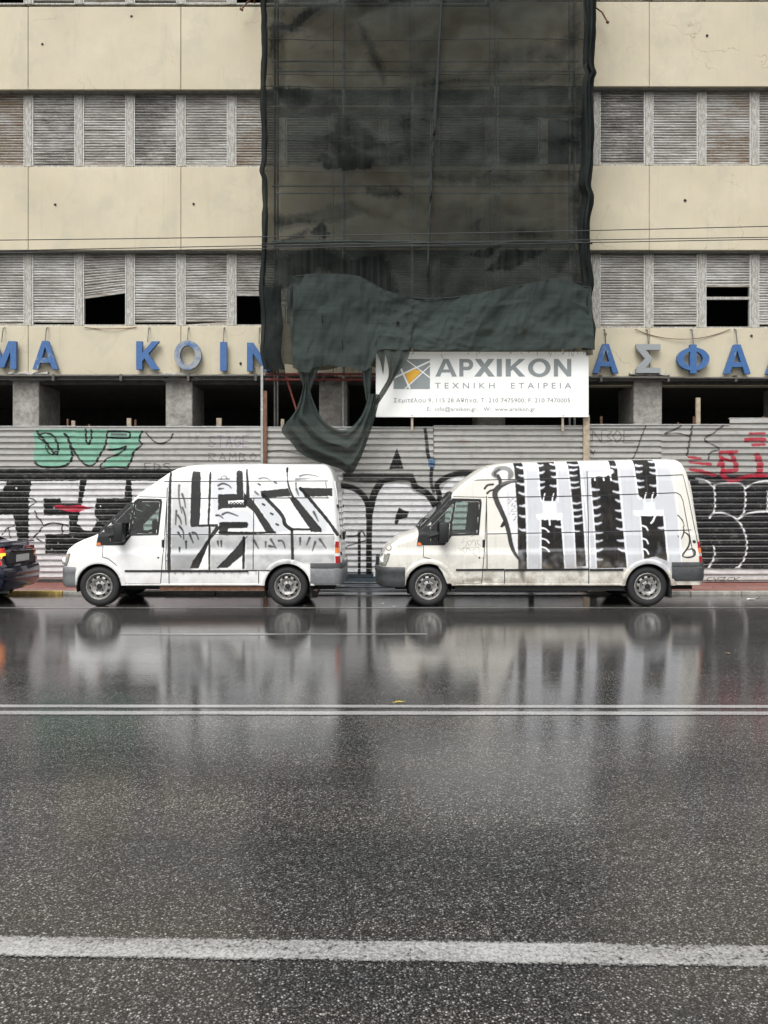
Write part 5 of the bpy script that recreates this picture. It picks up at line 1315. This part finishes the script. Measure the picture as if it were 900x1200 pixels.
BLK, SGR, LGR = (30, 31, 33), (150, 152, 155), (205, 208, 214)
def paint_left(c):
    A = lambda p: O(p, 180, 540, 7.5); Bq = lambda p: O(p, 290, 540, 7.5)
    K_ = (24, 25, 27)
    gy = lambda x, y: .35+.65*np.clip((y-612)/40, 0, 1)*np.ones_like(x)
    # grey fade fields and a pale crease band
    c.poly([(200, 566), (222, 560), (222, 617), (246, 619), (224, 667), (200, 668)], (150, 151, 153), 2.5, .75, 2., lambda X, Y: .25+.75*(Y-560)/60+0*X)
    c.poly([(247, 560), (275, 558), (275, 579), (256, 580), (256, 597), (290, 598), (300, 610), (300, 622), (256, 616), (248, 600)], (205, 207, 212), 2., .8, 1.)
    for P_ in ([(200, 628), (250, 627), (224, 668), (200, 668)], [(246.5, 627), (290, 627), (256, 667), (246.5, 667)], [(288, 626), (341, 626), (341, 668), (288, 668)], [(343.5, 626), (392, 626), (392, 660), (343.5, 660)]):
        c.poly(P_, (158, 160, 161), 1.2, .9, 1.2, lambda X, Y: .45+.75*fbm(X*.12, Y*.16, 77, 3)+.12*np.sin((Y-626)*.15))
        c.poly([(x, max(y, 650)) for x, y in P_], (120, 121, 121), 2.5, .5, 2., lambda X, Y: 1.6*fbm(X*.1+9, Y*.1, 78, 3)-.45)
    c.poly([(222.5, 617), (252, 618), (247, 627), (200, 628), (200, 618)], (185, 187, 190), 1.2, .85, 1.)
    c.poly(Bq([(20, 300), (100, 270), (380, 610), (250, 640)]), (196, 199, 204), 1., .8); c.poly(Bq([(400, 240), (455, 240), (700, 520), (690, 630), (650, 625), (420, 320)]), (198, 201, 205), 1., .8)
    c.poly([(200, 643.8), (392, 643.8), (392, 650), (200, 650)], (225, 226, 226), 1.6, .6)  # painted highlight: light caught by the upward-facing body crease
    # white inner letter faces (sprayed white)
    for P_ in ([(233, 560), (243, 556), (243, 613), (233, 613)], A([(400, 800), (480, 790), (475, 940), (395, 942)]), A([(800, 820), (780, 940), (665, 940)])): c.poly(P_, (244, 244, 243), .5, .9)
    k = lambda P_, r=.6: c.poly(P_, K_, .45, .97, r)
    k(A([(325, 95), (340, 85), (365, 88), (385, 92), (398, 92), (402, 180), (405, 300), (402, 480), (398, 560), (560, 556), (560, 580), (330, 582), (316, 570), (318, 300), (320, 170)]))
    k(A([(545, 575), (600, 575), (500, 690), (470, 760), (395, 945), (318, 945), (345, 880), (420, 770)]))
    k(A([(560, 295), (722, 290), (716, 90), (735, 74), (770, 84), (786, 330), (812, 345), (810, 412), (600, 418), (560, 434)]))
    c.poly(A([(645, 350), (800, 342), (800, 380), (652, 380)]), (240, 240, 240), .4)
    for q in range(5): c.stroke(A([(662+q*28, 378), (676+q*28, 366), (688+q*28, 380)]), .8, K_)
    k(A([(572, 545), (600, 538), (820, 538), (832, 560), (820, 590), (655, 596), (650, 630), (900, 628), (900, 652), (600, 656), (572, 645)]))
    c.poly(A([(650, 602), (815, 596), (818, 628), (650, 632)]), (240, 240, 240), .4)
    k(A([(835, 652), (780, 690), (700, 790), (555, 942), (650, 942), (720, 880), (800, 812), (806, 690)]))
    k(Bq([(-40, 275), (0, 320), (30, 330), (120, 455), (250, 640), (160, 628), (100, 530), (50, 450), (0, 410), (-40, 380)]))
    k(Bq([(105, 264), (352, 240), (382, 310), (130, 330)])); k(Bq([(355, 315), (420, 320), (560, 490), (650, 600), (652, 630), (556, 626), (545, 595), (480, 505), (400, 390)]))
    k(Bq([(455, 235), (740, 240), (744, 308), (500, 318), (480, 270)]))
    for P_, w in [([(197.7, 556), (197.5, 600), (198, 669)], [3, 4, 4.2]), ([(244.8, 553), (244.3, 590), (243.6, 615)], 2.6), ([(245, 617), (245.3, 667)], 2.4), ([(285.6, 630), (285.3, 666)], 3.), ([(287.5, 550), (289, 566), (289.5, 582)], [2.4, 3, 5]),
                  ([(256, 624), (300, 624.3), (322, 624)], 2.2), ([(290, 625), (322, 623.6)], 1.6), (Bq([(130, 300), (180, 350), (300, 480), (330, 560), (385, 605)]), 4.2), (Bq([(385, 602), (550, 604)]), 2.8), (Bq([(388, 610), (392, 720), (396, 860)]), 3.4),
                  (Bq([(340, 60), (344, 150), (360, 230), (400, 330)]), [2.6, 1.6, 2, 3]), (Bq([(460, 240), (540, 330), (700, 520), (790, 650)]), 3.8), ([(179, 668.8), (330, 668.6)], 1.6)]:
        c.stroke(P_, w, K_, .45, .97, .5)
    c.stroke(Bq([(340, 62), (340, 88)]), 3.4, K_, .4)
    for P_ in [[(212, 215), (214, 330), (240, 460)], [(240, 290), (262, 350), (272, 410)], [(192, 440), (188, 560)], [(245, 410), (270, 480), (280, 560)], [(205, 478), (230, 520), (238, 560)], [(222, 575), (255, 620), (262, 690)], [(212, 630), (240, 670)], [(312, 640), (345, 720)], [(338, 632), (370, 640), (392, 690)],
               [(545, 480), (575, 482), (605, 505)], [(600, 472), (650, 455), (735, 485)], [(560, 215), (600, 198), (650, 215), (672, 238)], [(568, 245), (605, 243)], [(562, 710), (568, 750)], [(592, 708), (594, 755)], [(225, 765), (228, 800)], [(282, 710), (284, 770)]]:
        c.stroke(A(P_), [2.4, 1.1], K_, .7, .85)
    c.stroke(A([(580, 160), (590, 135), (615, 130), (635, 155)]), 1.2, K_, .5, .7); c.stroke(A([(555, 160), (655, 158)]), 1.4, K_, .6, .6)
    for P_ in [[(55, 700), (95, 770)], [(160, 715), (158, 760)], [(205, 690), (250, 770)], [(275, 702), (310, 710), (330, 770)], [(190, 748), (240, 760)], [(462, 680), (462, 740)], [(545, 678), (520, 740)], [(595, 715), (570, 790)], [(635, 690), (690, 770)], [(95, 155), (140, 148), (190, 165)], [(60, 270), (90, 300)], [(420, 195), (425, 245), (445, 300)],
               [(455, 132), (520, 118), (620, 135)], [(420, 160), (540, 155)], [(580, 450), (620, 530)]]:
        c.stroke(Bq(P_), [2.7, 1.1], K_, .8, .8)
    for x, y in ((95, 205), (238, 190), (135, 383), (208, 465), (258, 560)): c.stroke(Bq([(x-8, y-4), (x+10, y+6)]), 2., K_, .5, .9)
    for q in range(14): x = 205+q*9.5; c.stroke([(x, 669.5), (x+.3, 669.5+RNG.uniform(1, 4))], 2.2, (90, 90, 90), 1., .5)
    c.speck(60, (200, 548, 395, 668), (50, 50, 52), (.1, .3), .6)
def paint_right(c):
    Q = lambda p: O(p, 620, 525, 4.09); A = lambda p: O(p, 560, 530, 7.5)
    K_ = (22, 23, 26); WL = (200, 202, 207); WE = (238, 239, 243)
    c.poly([(606, 537), (786, 532), (799, 640), (799, 668), (735, 667), (607, 668)], WL, .6, .96)
    c.poly([(586, 568), (606, 562), (607, 654), (598, 640), (588, 600)], (222, 223, 226), .8, .9)
    for b in [[(603.5, 541), (614.6, 540), (616, 584), (617.5, 667), (607.5, 668), (607, 600)], [(631.8, 539.4), (653.6, 538.6), (654, 580), (651.5, 586.8), (637, 587), (634, 582)], [(635, 609), (657.6, 609), (659.6, 640), (661.5, 667), (635, 667.5)],
              [(667.3, 538.6), (681, 538), (682.3, 580), (684, 610), (686.5, 663), (675.5, 664), (672.5, 600), (669, 570)], [(717.6, 537.2), (725, 536.8), (727.5, 580), (731, 625), (734.3, 665), (699.6, 666), (696.5, 600), (692.8, 562), (702, 557), (718, 557)],
              [(745.6, 536.3), (771.4, 535.4), (771.5, 580), (769, 584), (755, 584.6), (750, 580)], [(752, 604.5), (778, 604), (781.6, 657), (768, 652), (754.5, 655)]]:
        c.poly(b, K_, .5, .98, .5)
    # bright rims along the bars
    for P_ in [[(617, 540), (618, 600), (619, 667)], [(632, 540), (634, 580), (636, 588)], [(654, 539), (655, 588)], [(634, 609), (633.5, 667)], [(659, 609), (662.5, 667)], [(666.8, 540), (672, 600), (674.5, 664)], [(682.8, 540), (684.5, 600), (688, 664)], [(693.3, 560), (697, 620), (699, 665)], [(727, 538), (731.5, 610), (735.5, 665)],
               [(745, 538), (749, 580), (753, 584)], [(772.2, 537), (772.6, 580)], [(751.5, 606), (754, 656)], [(779.5, 606), (783.5, 658)], [(786, 535), (793, 560), (799, 662)], [(675, 666), (662, 667.4)], [(619, 667.5), (634, 667.4)], [(683, 545), (690, 620), (692, 664)]]:
        c.stroke(P_, 1.7, WE, .6, .9, .4)
    def hook(x, y, d, ln=6, sz=1.9):
        q = RNG.uniform(-1, 1.3); ln = ln*RNG.uniform(.8, 1.15); c.stroke([(x, y+.4), (x-d*ln*.5, y+.5+q*.4), (x-d*ln, y-.6+q)], [sz*1.9, sz*1.45, sz*1.0], (226, 228, 234), .9, .93, .5)
    for y in (547, 556.5, 567, 578.5, 592, 605, 621): hook(615.5, y, 1, 7)
    for y in (544, 553, 563.5, 571): hook(633, y+.5, -1, 6); 
    for y in (543, 550.5, 558.5, 569): hook(654, y, 1, 7)
    for x in (638, 648.5): c.stroke([(x-.5, 589), (x, 584), (x+1.5, 578.5)], 1.8, WE, .5)
    for y in (620, 632.5, 642.5): c.stroke([(634.5, y-1.5), (640, y), (643.5, y+3.5)], 2.2, WE, .6)
    hook(659, 617, 1, 8); c.stroke([(644.5, 609), (644.8, 615)], 2.4, WE, .5)
    for y, ln in ((543.5, 10), (550, 9), (556.5, 9), (564.5, 9), (571, 9), (589.5, 9), (597.5, 9), (605, 9), (613, 9), (622, 8)): hook(670 if y < 580 else 673, y, -1, ln, 1.7)
    for y in (573, 584, 594.5, 604, 613.5, 623.5, 634, 645, 655): hook(696+(y-573)*.04, y, -1, 7.5, 2.)
    for y in (546, 564, 576.5, 587, 598, 609, 620, 633, 645): hook(727+(y-546)*.06, y, 1, 7.5, 2.)
    for x in (698.5, 709, 717.5): c.stroke([(x, 556), (x+.5, 562.5)], 2.1, WE, .5)
    for y in (544.5, 552, 562.5, 570): hook(749, y, -1, 7, 1.8)
    for y in (539.5, 547, 554, 568.5): hook(771, y, 1, 7, 1.8)
    for x in (757.5, 766): c.stroke([(x-1, 588), (x, 582), (x+1.5, 577.5)], 1.8, WE, .5)
    for y in (618, 633, 645): c.stroke([(753.5, y-2), (758, y), (760, y+4)], 2.2, WE, .6)
    hook(779, 618, 1, 8); c.stroke([(769, 604), (766.5, 610), (764, 613)], 2.4, WE, .5)
    # foam-like overspray bars, lower fades and a pale crease band
    for b in ([(629, 603), (660, 601), (659, 609.5), (630, 609)], [(743, 598.5), (778, 597.5), (779, 604.5), (745, 605)], [(690, 553.5), (706, 554), (720, 549), (722, 554), (712, 558), (691, 558.5)]): c.poly(b, (246, 246, 248), .9, 1., 1.4)
    for x0_, x1_ in ((637, 653), (755, 769)):
        c.poly([(x0_, 588), (x1_, 588), (x1_+1, 603), (x0_, 603)], (226, 228, 233), 1., .8)
    for x0_, x1_ in ((608, 617), (636, 661), (676, 686), (701, 733), (755, 781)):
        for q in range(5):
            x = RNG.uniform(x0_, x1_); y = RNG.uniform(640, 662); c.stroke([(x, y), (x+RNG.uniform(-4, 4), y+3)], RNG.uniform(3, 5), (150, 152, 158), 2.4, .45, 1.)
    c.poly([(618, 645), (634, 645), (634, 667), (618, 667)], (180, 182, 186), 1.5, .6); c.poly([(662, 645), (674, 645), (674, 667), (662, 667)], (170, 172, 176), 1.5, .6)
    c.stroke([(612, 668), (612, 674), (614, 680)], [7, 6, 3], (60, 60, 62), 2., .8); c.stroke([(680, 668), (681, 673)], [8, 5], (90, 90, 92), 2., .6)
    c.poly([(606, 644), (735, 641), (735, 644.5), (606, 647.5)], (235, 236, 240), 1., .35)  # light along the sloping body crease, painted in as a pale band
    # outline figure by the door
    c.stroke(A([(350, 255), (300, 258), (235, 278), (180, 315), (155, 365), (175, 440), (215, 530), (248, 610), (272, 700), (292, 800), (320, 880), (362, 940)]), [2.2, 3, 5, 6.5, 6.5, 6, 5.5, 5, 5, 5, 4, 2.5], (50, 51, 53), .5, .97)
    c.poly(A([(240, 585), (250, 640), (215, 662), (198, 655), (215, 620)]), (40, 41, 43), .5)
    c.stroke(A([(178, 215), (150, 190), (180, 150), (235, 135), (285, 150), (300, 195), (285, 225)]), [5, 6.5, 6.5, 6, 6.5, 7, 4], (112, 114, 116), 1., .95)
    c.stroke(A([(160, 200), (160, 175), (200, 148)]), 2.2, (60, 60, 62), .8); c.stroke(A([(185, 205), (200, 240), (205, 290)]), 4.2, (60, 61, 63), .6)
    c.stroke(A([(215, 280), (260, 262), (345, 245)]), 2.6, (110, 110, 112), .8)
    for P_ in ([(65, 318), (90, 290), (140, 280)], [(88, 360), (110, 340), (148, 328)]): c.stroke(A(P_), 2.6, (52, 52, 54), .5)
    for q in range(26): x, y = RNG.uniform(268, 345), RNG.uniform(400, 600); c.stroke(A([(x, y), (x+12, y-4)]), .7, (90, 90, 95), .4, .6)
    for P_, w in [([(718, 322), (738, 345), (748, 375)], [3, 4, 2]), ([(742, 375), (745, 402), (732, 436)], [2, 5, 2.4]), ([(745, 402), (768, 420), (772, 450), (762, 480), (738, 510), (742, 522), (770, 524), (792, 515), (795, 495), (782, 484), (762, 490)], [3, 6, 5, 6, 5, 4, 6, 5, 7, 5, 2])]:
        c.stroke(Q(P_), [x/2.6 for x in w], (36, 36, 38), .35, .97)
    c.stroke(Q([(793, 448), (795, 450)]), 3.6, (36, 36, 38), .4); c.stroke(Q([(716, 420), (718, 428)]), .8, K_)
    # thin scribbled tag on the door
    T = lambda p: O(p, 430, 525, 4.286)
    for P_ in [[(490, 455), (478, 475), (500, 470), (495, 500), (482, 498)], [(505, 470), (512, 490), (525, 480), (520, 465), (508, 470)], [(530, 475), (535, 460), (545, 475), (548, 490)], [(545, 470), (560, 462), (555, 478), (572, 492)], [(462, 500), (475, 515), (490, 500), (480, 512), (492, 525)], [(500, 520), (505, 500), (520, 515)], [(530, 512), (545, 505), (535, 528), (550, 545)],
               [(575, 512), (590, 515), (598, 540), (590, 555), (578, 552)], [(560, 500), (568, 528)], [(470, 505), (560, 498)], [(525, 445), (535, 440)]]:
        c.stroke(T(P_), .5, (120, 116, 108), .3, .75)
    c.stroke(T([(600, 90), (615, 97)]), .9, K_); c.stroke(T([(100, 495), (112, 488), (122, 498), (118, 512), (106, 515), (98, 508)]), 1.3, (60, 60, 60), .3, .9)
    c.poly(T([(500, 655), (620, 650), (630, 672), (480, 672)]), (70, 62, 50), 1.5, .55, 3.)
    c.speck(120, (470, 630, 800, 690), (90, 80, 62), (.1, .4), .5)

tumL = [(0, .05), (26, .012), (34, .002), (46, 0), (61.5, 0), (65.4, .014), (69, .021), (83, .020), (84.6, .026), (86, .030), (128, .075), (147.2, .10), (148.6, .108), (165, .15), (180, .18)]
profL = [(0, 45.5), (.4, 48), (1.2, 52), (2.6, 57), (4, 60.5), (9.5, 70.2), (18.5, 76.8), (27.5, 81.2), (38.5, 85.3), (46, 88.6), (48, 91.0), (66, 109.5), (85.5, 127.6), (94, 135.8), (105, 144.4), (116, 152), (127.5, 160.6), (133, 163.8), (138.5, 166.4), (150, 169), (160, 169.8), (172, 170.3), (240, 170.7), (318, 170.6), (325, 169), (329, 166), (332, 161)]
seamsL = [[(112, 147.2), (323, 147.9)], [(129, 127.2), (322, 127.9)], [(128, 84.6), (326, 85)], [(229.6, 44), (229.6, 127)], [(127.3, 43), (127.3, 140)], [(319.5, 127), (319.6, 148)], [(131, 26.6), (131, 43)], [(236, 26), (236, 43)], [(129, 54), (127, 54)]]
build_van(67, 'white graffiti van with block lettering in black and grey, parked behind the dark blue car', 332, profL, [(52, 0), (81, 1.5), (128, 4.8), (150, 7.8), (171, 13)], (48.2, 269.7), tumL,
          (60, 535, 415, 700), paint_left, (.83, .83, .82), .18, M['grey_plastic'], 42.0, 332, 'rust', seamsL, [(79.5, 131), (131.6, 224)], 0., 'block_letters', 148, (51.4, 45.4, 25.2))
tumR = [(0, .05), (26, .012), (34, .002), (46, 0), (61.5, 0), (65.4, .014), (69, .021), (84, .020), (86.4, .026), (88, .030), (128, .072), (149, .098), (150.6, .106), (170, .15), (186, .19)]
profR = [(0, 45.5), (.4, 48), (1.2, 52), (2.6, 58), (4, 62), (10, 71.5), (24, 82.4), (34, 86), (42, 88.6), (48, 92), (66, 111), (81.5, 127.6), (87.3, 135.5), (97, 145), (108.3, 153.4), (122.3, 163.2), (129, 166.6), (136.3, 169.2), (150, 171.4), (162, 172.3), (177, 172.9), (230, 174.3), (317, 176.2), (362, 176.6), (372, 176.3), (378, 175.2), (382, 173)]
seamsR = [[(107, 148.7), (234, 151), (371, 155.2)], [(129, 128.2), (234, 130), (356, 134.0), (362, 131), (364.5, 124)], [(128, 85.4), (371, 90)], [(246.7, 27), (246.7, 172)], [(127.4, 43), (127.4, 130)], [(148, 27), (148, 43)], [(364.5, 124), (370, 60)], [(371.5, 155), (378, 60)]]
build_van(443.3, 'cream white van with black and pale zebra bars sprayed on its side', 382, profR, [(52, 0), (66, 1.), (81, 3.4), (125, 9.4), (157, 15.5), (177, 23)], (59.0, 316.6), tumR,
          (435, 525, 835, 700), paint_right, (.75, .73, .665), .52, M['dark_plastic'], 43.2, 382, 'well', seamsR, [(91, 148), (148.6, 246), (247.4, 287)], .008, 'zebra_bars', 150, (52.5, 47.2, 29.5))

# ------------------------------------------------------------------ dark blue car at the left edge
def build_car():
    x0, L = -287., 286.; root = empty('car', ((x0-CX+L/2)/SV, DV+.85, 0), 'dark blue saloon car with a lit tail light, cut off by the left edge', 'car')
    prof = [(0, 34), (.6, 40), (3, 46), (10, 52), (25, 57), (55, 62), (78, 66), (84, 69), (100, 79), (118, 89.5), (130, 93.5), (150, 96.5), (175, 97), (200, 95), (215, 92), (225, 87.5), (240, 80.2), (247, 76.5), (253, 75), (262, 74.6), (276, 73.4), (281, 71.6), (284, 67.5), (286, 60)]
    tum = [(0, .06), (18, .02), (30, 0), (52, .0), (60, .02), (64, .045), (70, .09), (80, .15), (97, .25)]
    B = Body(x0, prof, 1.7, L, lambda u: 17., tum, [(15, 3), (30, 0), (40, 0), (60, 4), (75, 9)], 26, 12, 2.4, lambda u: float(np.interp(u, [0, 60, 90, 120, 210, 250, 286], [6, 6, 3, 5, 5, 4, 6])), lambda u: .05*max(0, 1-u/60.)+.05*max(0, (u-240)/46.))
    us = [0, .5, 1.5, 3]+list(np.arange(5, L-13, 1.8))+list(np.linspace(L-12, L, 10)); vs = list(np.arange(17, 96, 1.6))
    rows = B.grid(us, vs); nj = len(rows[0]); mj = (nj-1)//2; ns = len(vs)
    GF = [(98, 70), (118, 87), (128, 91), (158, 93.5), (158, 70)]; GR = [(162, 70), (162, 93.5), (200, 92), (214, 87), (226, 78), (228, 70)]
    AR = [(52, 22.5), (235, 22.5)]
    def cls(i, j):
        q = [rows[i][j], rows[i+1][j], rows[i+1][j+1], rows[i][j+1]]; cu = sum(B.uv_of(p)[0] for p in q)/4; v = sum(p[2] for p in q)/4*SV
        jj = min(j, nj-2-j); uu = (us[i]+us[i+1])/2
        if jj >= ns+4: return 'ws' if (86 < uu < 120 and jj > ns+5) else ('rw' if 217 < uu < 246 and jj > ns+5 else 'body')
        for c, ra in AR:
            if (cu-c)**2+(v-21)**2 < (ra+.4)**2: return 'cut'
        return 'g' if inpoly(cu, v, GF) or inpoly(cu, v, GR) else 'body'
    K2 = {(i, j): cls(i, j) for i in range(len(us)-1) for j in range(nj-1)}
    b = MB().grid(rows, keep=lambda i, j: K2[i, j] == 'body')
    for r in (rows[0], rows[-1]): n = len(r); b.add(r, [(k, k+1, n-2-k, n-1-k) for k in range(n//2)])
    b.build('body_shell', M['navy'], root, 30)
    for nm, kk, mt in (('side_glass', 'g', 'glass'), ('windscreen', 'ws', 'glass'), ('rear_window', 'rw', 'glass')):
        MB().grid(rows, keep=lambda i, j: K2[i, j] == kk).build(nm, M[mt], root, 60)
    for far in (False, True):
        patch(B, [(94, 68), (116, 89.2), (128, 93), (200, 94), (216, 89), (230, 78), (231, 68)], .004, far, (GF, GR)).build('window_surround', M['black'], root)
        for c, ra in AR:
            ln = [[(B.X(c+ra*math.cos(a)), DV+(.03 if not far else 1.67), (21+ra*math.sin(a))/SV), (B.X(c+ra*math.cos(a)), DV+(.4 if not far else 1.3), (21+ra*math.sin(a))/SV)] for a in np.linspace(-.2, math.pi+.2, 24)]
            MB().grid(ln).build('wheel_liner', M['well'], root, 60)
            wheel(B.X(c), 21/SV, 21/SV, root, DV+(.02 if not far else 1.68), far, 13/SV)
        # lit tail lamp wrapping the corner: red, amber, red
        a = 268
        for v0, v1, mt in ((47.5, 52.6, 'red_lit'), (52.8, 55.4, 'lens'), (55.6, 61.6, 'amber_lit'), (61.8, 67.6, 'red_lit')):
            P_ = [(a+1.5*(67-v0)/20*0, v0), (L-.8, v0), (L-.8, v1), (a+(v1-47)*.35, v1)]
            patch(B, P_, .008, far, thick=.02, step=1.5).build('tail_lamp', M[mt], root, 30)
        seam = [(160, 22), (160, 70)], [(214, 44), (222, 60), (228, 70)], [(94, 24), (90, 60), (94, 68)]
        for s_ in seam: ribbon(B, s_, .6, .002, far).build('door_seal', M['seam'], root)
        MB().bevbox(B.X(206), B.X(214), DV+(-.02 if not far else 1.68), DV+(.02 if not far else 1.72), 60/SV, 62.5/SV, .006).build('handle', M['black'], root)
    for ya, yb in ((.10, .40), (1.30, 1.60)):
        for v0, v1, mt in ((47.5, 52.6, 'red_lit'), (52.8, 55.4, 'lens'), (55.6, 61.6, 'amber_lit'), (61.8, 67.6, 'red_lit')):
            MB().bevbox(B.X(272), B.X(B.ush(L, (v0+v1)/2))-.012, DV+ya, DV+yb, v0/SV, v1/SV, .006).build('tail_lamp', M[mt if ya < 1 else mt.replace('lit', 'lens')], root, 30)
    # bumper, plate, badge bar, spoiler lip
    pth = [(B.X(u), DV+B.plan(u)) for u in (252, 262, 273)]+[(B.X(L-12+13.5*math.sin(a)), DV+B.plan(L-12)+.17*(1-math.cos(a))) for a in np.linspace(.15, 1, 8)*math.pi/2]
    pth += [(B.X(L+1.5)+.05*math.sin(math.pi/2*k/6), pth[-1][1]+(DV+.85-pth[-1][1])*k/6) for k in range(1, 7)]
    pth += [(x, 2*(DV+.85)-y) for x, y in pth[-2::-1]]
    MB().grid([[(x-.03, y+.0, 45/SV), (x+.01, y-.012, 44/SV), (x+.035, y-.02, 38/SV), (x+.03, y-.02, 34/SV), (x+.012, y-.012, 32.5/SV), (x+.02, y-.012, 28/SV), (x-.02, y, 20/SV), (x-.1, y, 19/SV)] for x, y in pth]).build('rear_bumper', M['navy'], root, 35)
    rx = B.X(B.ush(L, 52))
    MB().bevbox(rx-.03, rx+.05, DV+.35, DV+1.35, 47/SV, 62/SV, .02).build('boot_panel', M['black'], root)
    pl = MB().bevbox(rx+.045, rx+.065, DV+.6, DV+1.1, 50/SV, 58.5/SV, .004).build('number_plate', M['plate'], root)
    MB().bevbox(rx+.0, rx+.07, DV+.5, DV+1.2, 62.5/SV, 65.5/SV, .01).build('plate_lamp_bar', M['navy'], root, 30)
    MB().bevbox(B.X(276), B.X(283)+.02, DV+.25, DV+1.45, 72.5/SV, 75.0/SV, .014).build('boot_spoiler', M['navy'], root, 30)
    MB().box(B.X(20), B.X(270), DV+.25, DV+1.45, 13/SV, 18/SV).build('underbody', M['well'], root)
    MB().tube([(B.X(272), DV+.35, 15/SV), (B.X(286), DV+.35, 14.5/SV)], .03, 10).build('exhaust', M['galv'], root, 40)
    for y in (.15, .95):
        st = MB().bevbox(B.X(120), B.X(145), DV+y, DV+y+.5, 30/SV, 45/SV, .05).build('seat', M['seat'], root)
        MB().prism([(B.X(140), 45/SV), (B.X(147), 45/SV), (B.X(155), 82/SV), (B.X(149), 83/SV)], DV+y+.03, DV+y+.47).build('backrest', M['seat'], st)
    MB().bevbox(B.X(190), B.X(214), DV+.12, DV+1.58, 28/SV, 66/SV, .04).build('rear_seat', M['seat'], root)
    MB().bevbox(B.X(84), B.X(100), DV+.12, DV+1.58, 35/SV, 66/SV, .04).build('dashboard', M['seat'], root)
build_car()

# ------------------------------------------------------------------ litter on the ground
def leaf(px, py, s, mat, label, cat='leaf', rot=0.):
    D = F*EYE/(py-HY); c = at(px, py, D); c.z = 0
    pts = []; n = 14
    for k in range(n):
        a = 2*math.pi*k/n; r = s*(.62+.38*abs(math.cos(a)))*(1+.12*math.sin(5*a)); x, y = r*math.cos(a), .7*r*math.sin(a)
        pts.append((c.x+x*math.cos(rot)-y*math.sin(rot), c.y+x*math.sin(rot)+y*math.cos(rot), .008+.10*s*abs(math.sin(a))+.02*s*math.cos(3*a)))
    mb = MB().add([(c.x, c.y, .006)]+pts+[(c.x+s*1.5*math.cos(rot), c.y+s*1.5*math.sin(rot), .012)], [(0, k+1, (k+1) % n+1) for k in range(n)]+[(1, n+1, 2)])
    tag(mb.build('leaf' if cat == 'leaf' else 'litter', mat), label, cat)
leaf(468, 823.3, .036, M['leaf'], 'yellow leaf lying on the wet road just above the double line'); leaf(462, 824, .018, M['leaf'], 'tiny yellow leaf beside the bigger yellow leaf at the double line')
leaf(449, 707.5, .035, M['board'], 'white scrap of litter on the road by the right van\'s front wheel', 'litter', 1.)
leaf(462, 711, .03, M['board'], 'small pale scrap on the road under the right van\'s front bumper', 'litter', .4)
leaf(357, 710, .03, M['leafb'], 'small brown leaf on the road just behind the left van\'s rear wheel', 'leaf', .4)
leaf(880, 702.5, .08, M['board'], 'crumpled white paper on the road edge near the right frame edge', 'litter', .2)
leaf(887, 700.5, .06, M['leafb'], 'dark brown leaf by the kerb near the right frame edge', 'leaf', .9)
leaf(685, 708, .035, M['leafb'], 'brown leaf on the road in front of the right van\'s rear wheel', 'leaf', 2.)
leaf(853, 766, .03, M['leafb'], 'lone brown leaf in the lane below the right van\'s tail', 'leaf', 2.)

gd = MB(); rg = random.Random(5)
for k in range(420):
    u = rg.random()**2.2; x = rg.uniform(-8.5, 9.5); y = KERB-.03-u*.9; z = .006
    if k % 3 == 0: y = rg.uniform(KERB+.2, FEN-.06); z = .074
    if kl-.1 < x < kr+.1 and y > KERB-.2: continue
    a = rg.uniform(0, 6.3); r_ = rg.uniform(.006, .028); c_, s_ = math.cos(a)*r_, math.sin(a)*r_*.6
    gd.add([(x-c_, y-s_, z), (x+s_, y-c_*.6, z+rg.uniform(0, .012)), (x+c_, y+s_, z+.002), (x-s_, y+c_*.6, z+rg.uniform(0, .01))], [(0, 1, 2, 3)], rg.choice((0, 0, 1, 2)))
tag(gd.build('gutter_debris', [M['leafb'], M['kerb'], M['soffit']], weld=False), 'scattered leaf bits and grit along the kerb', 'debris', kind='stuff')
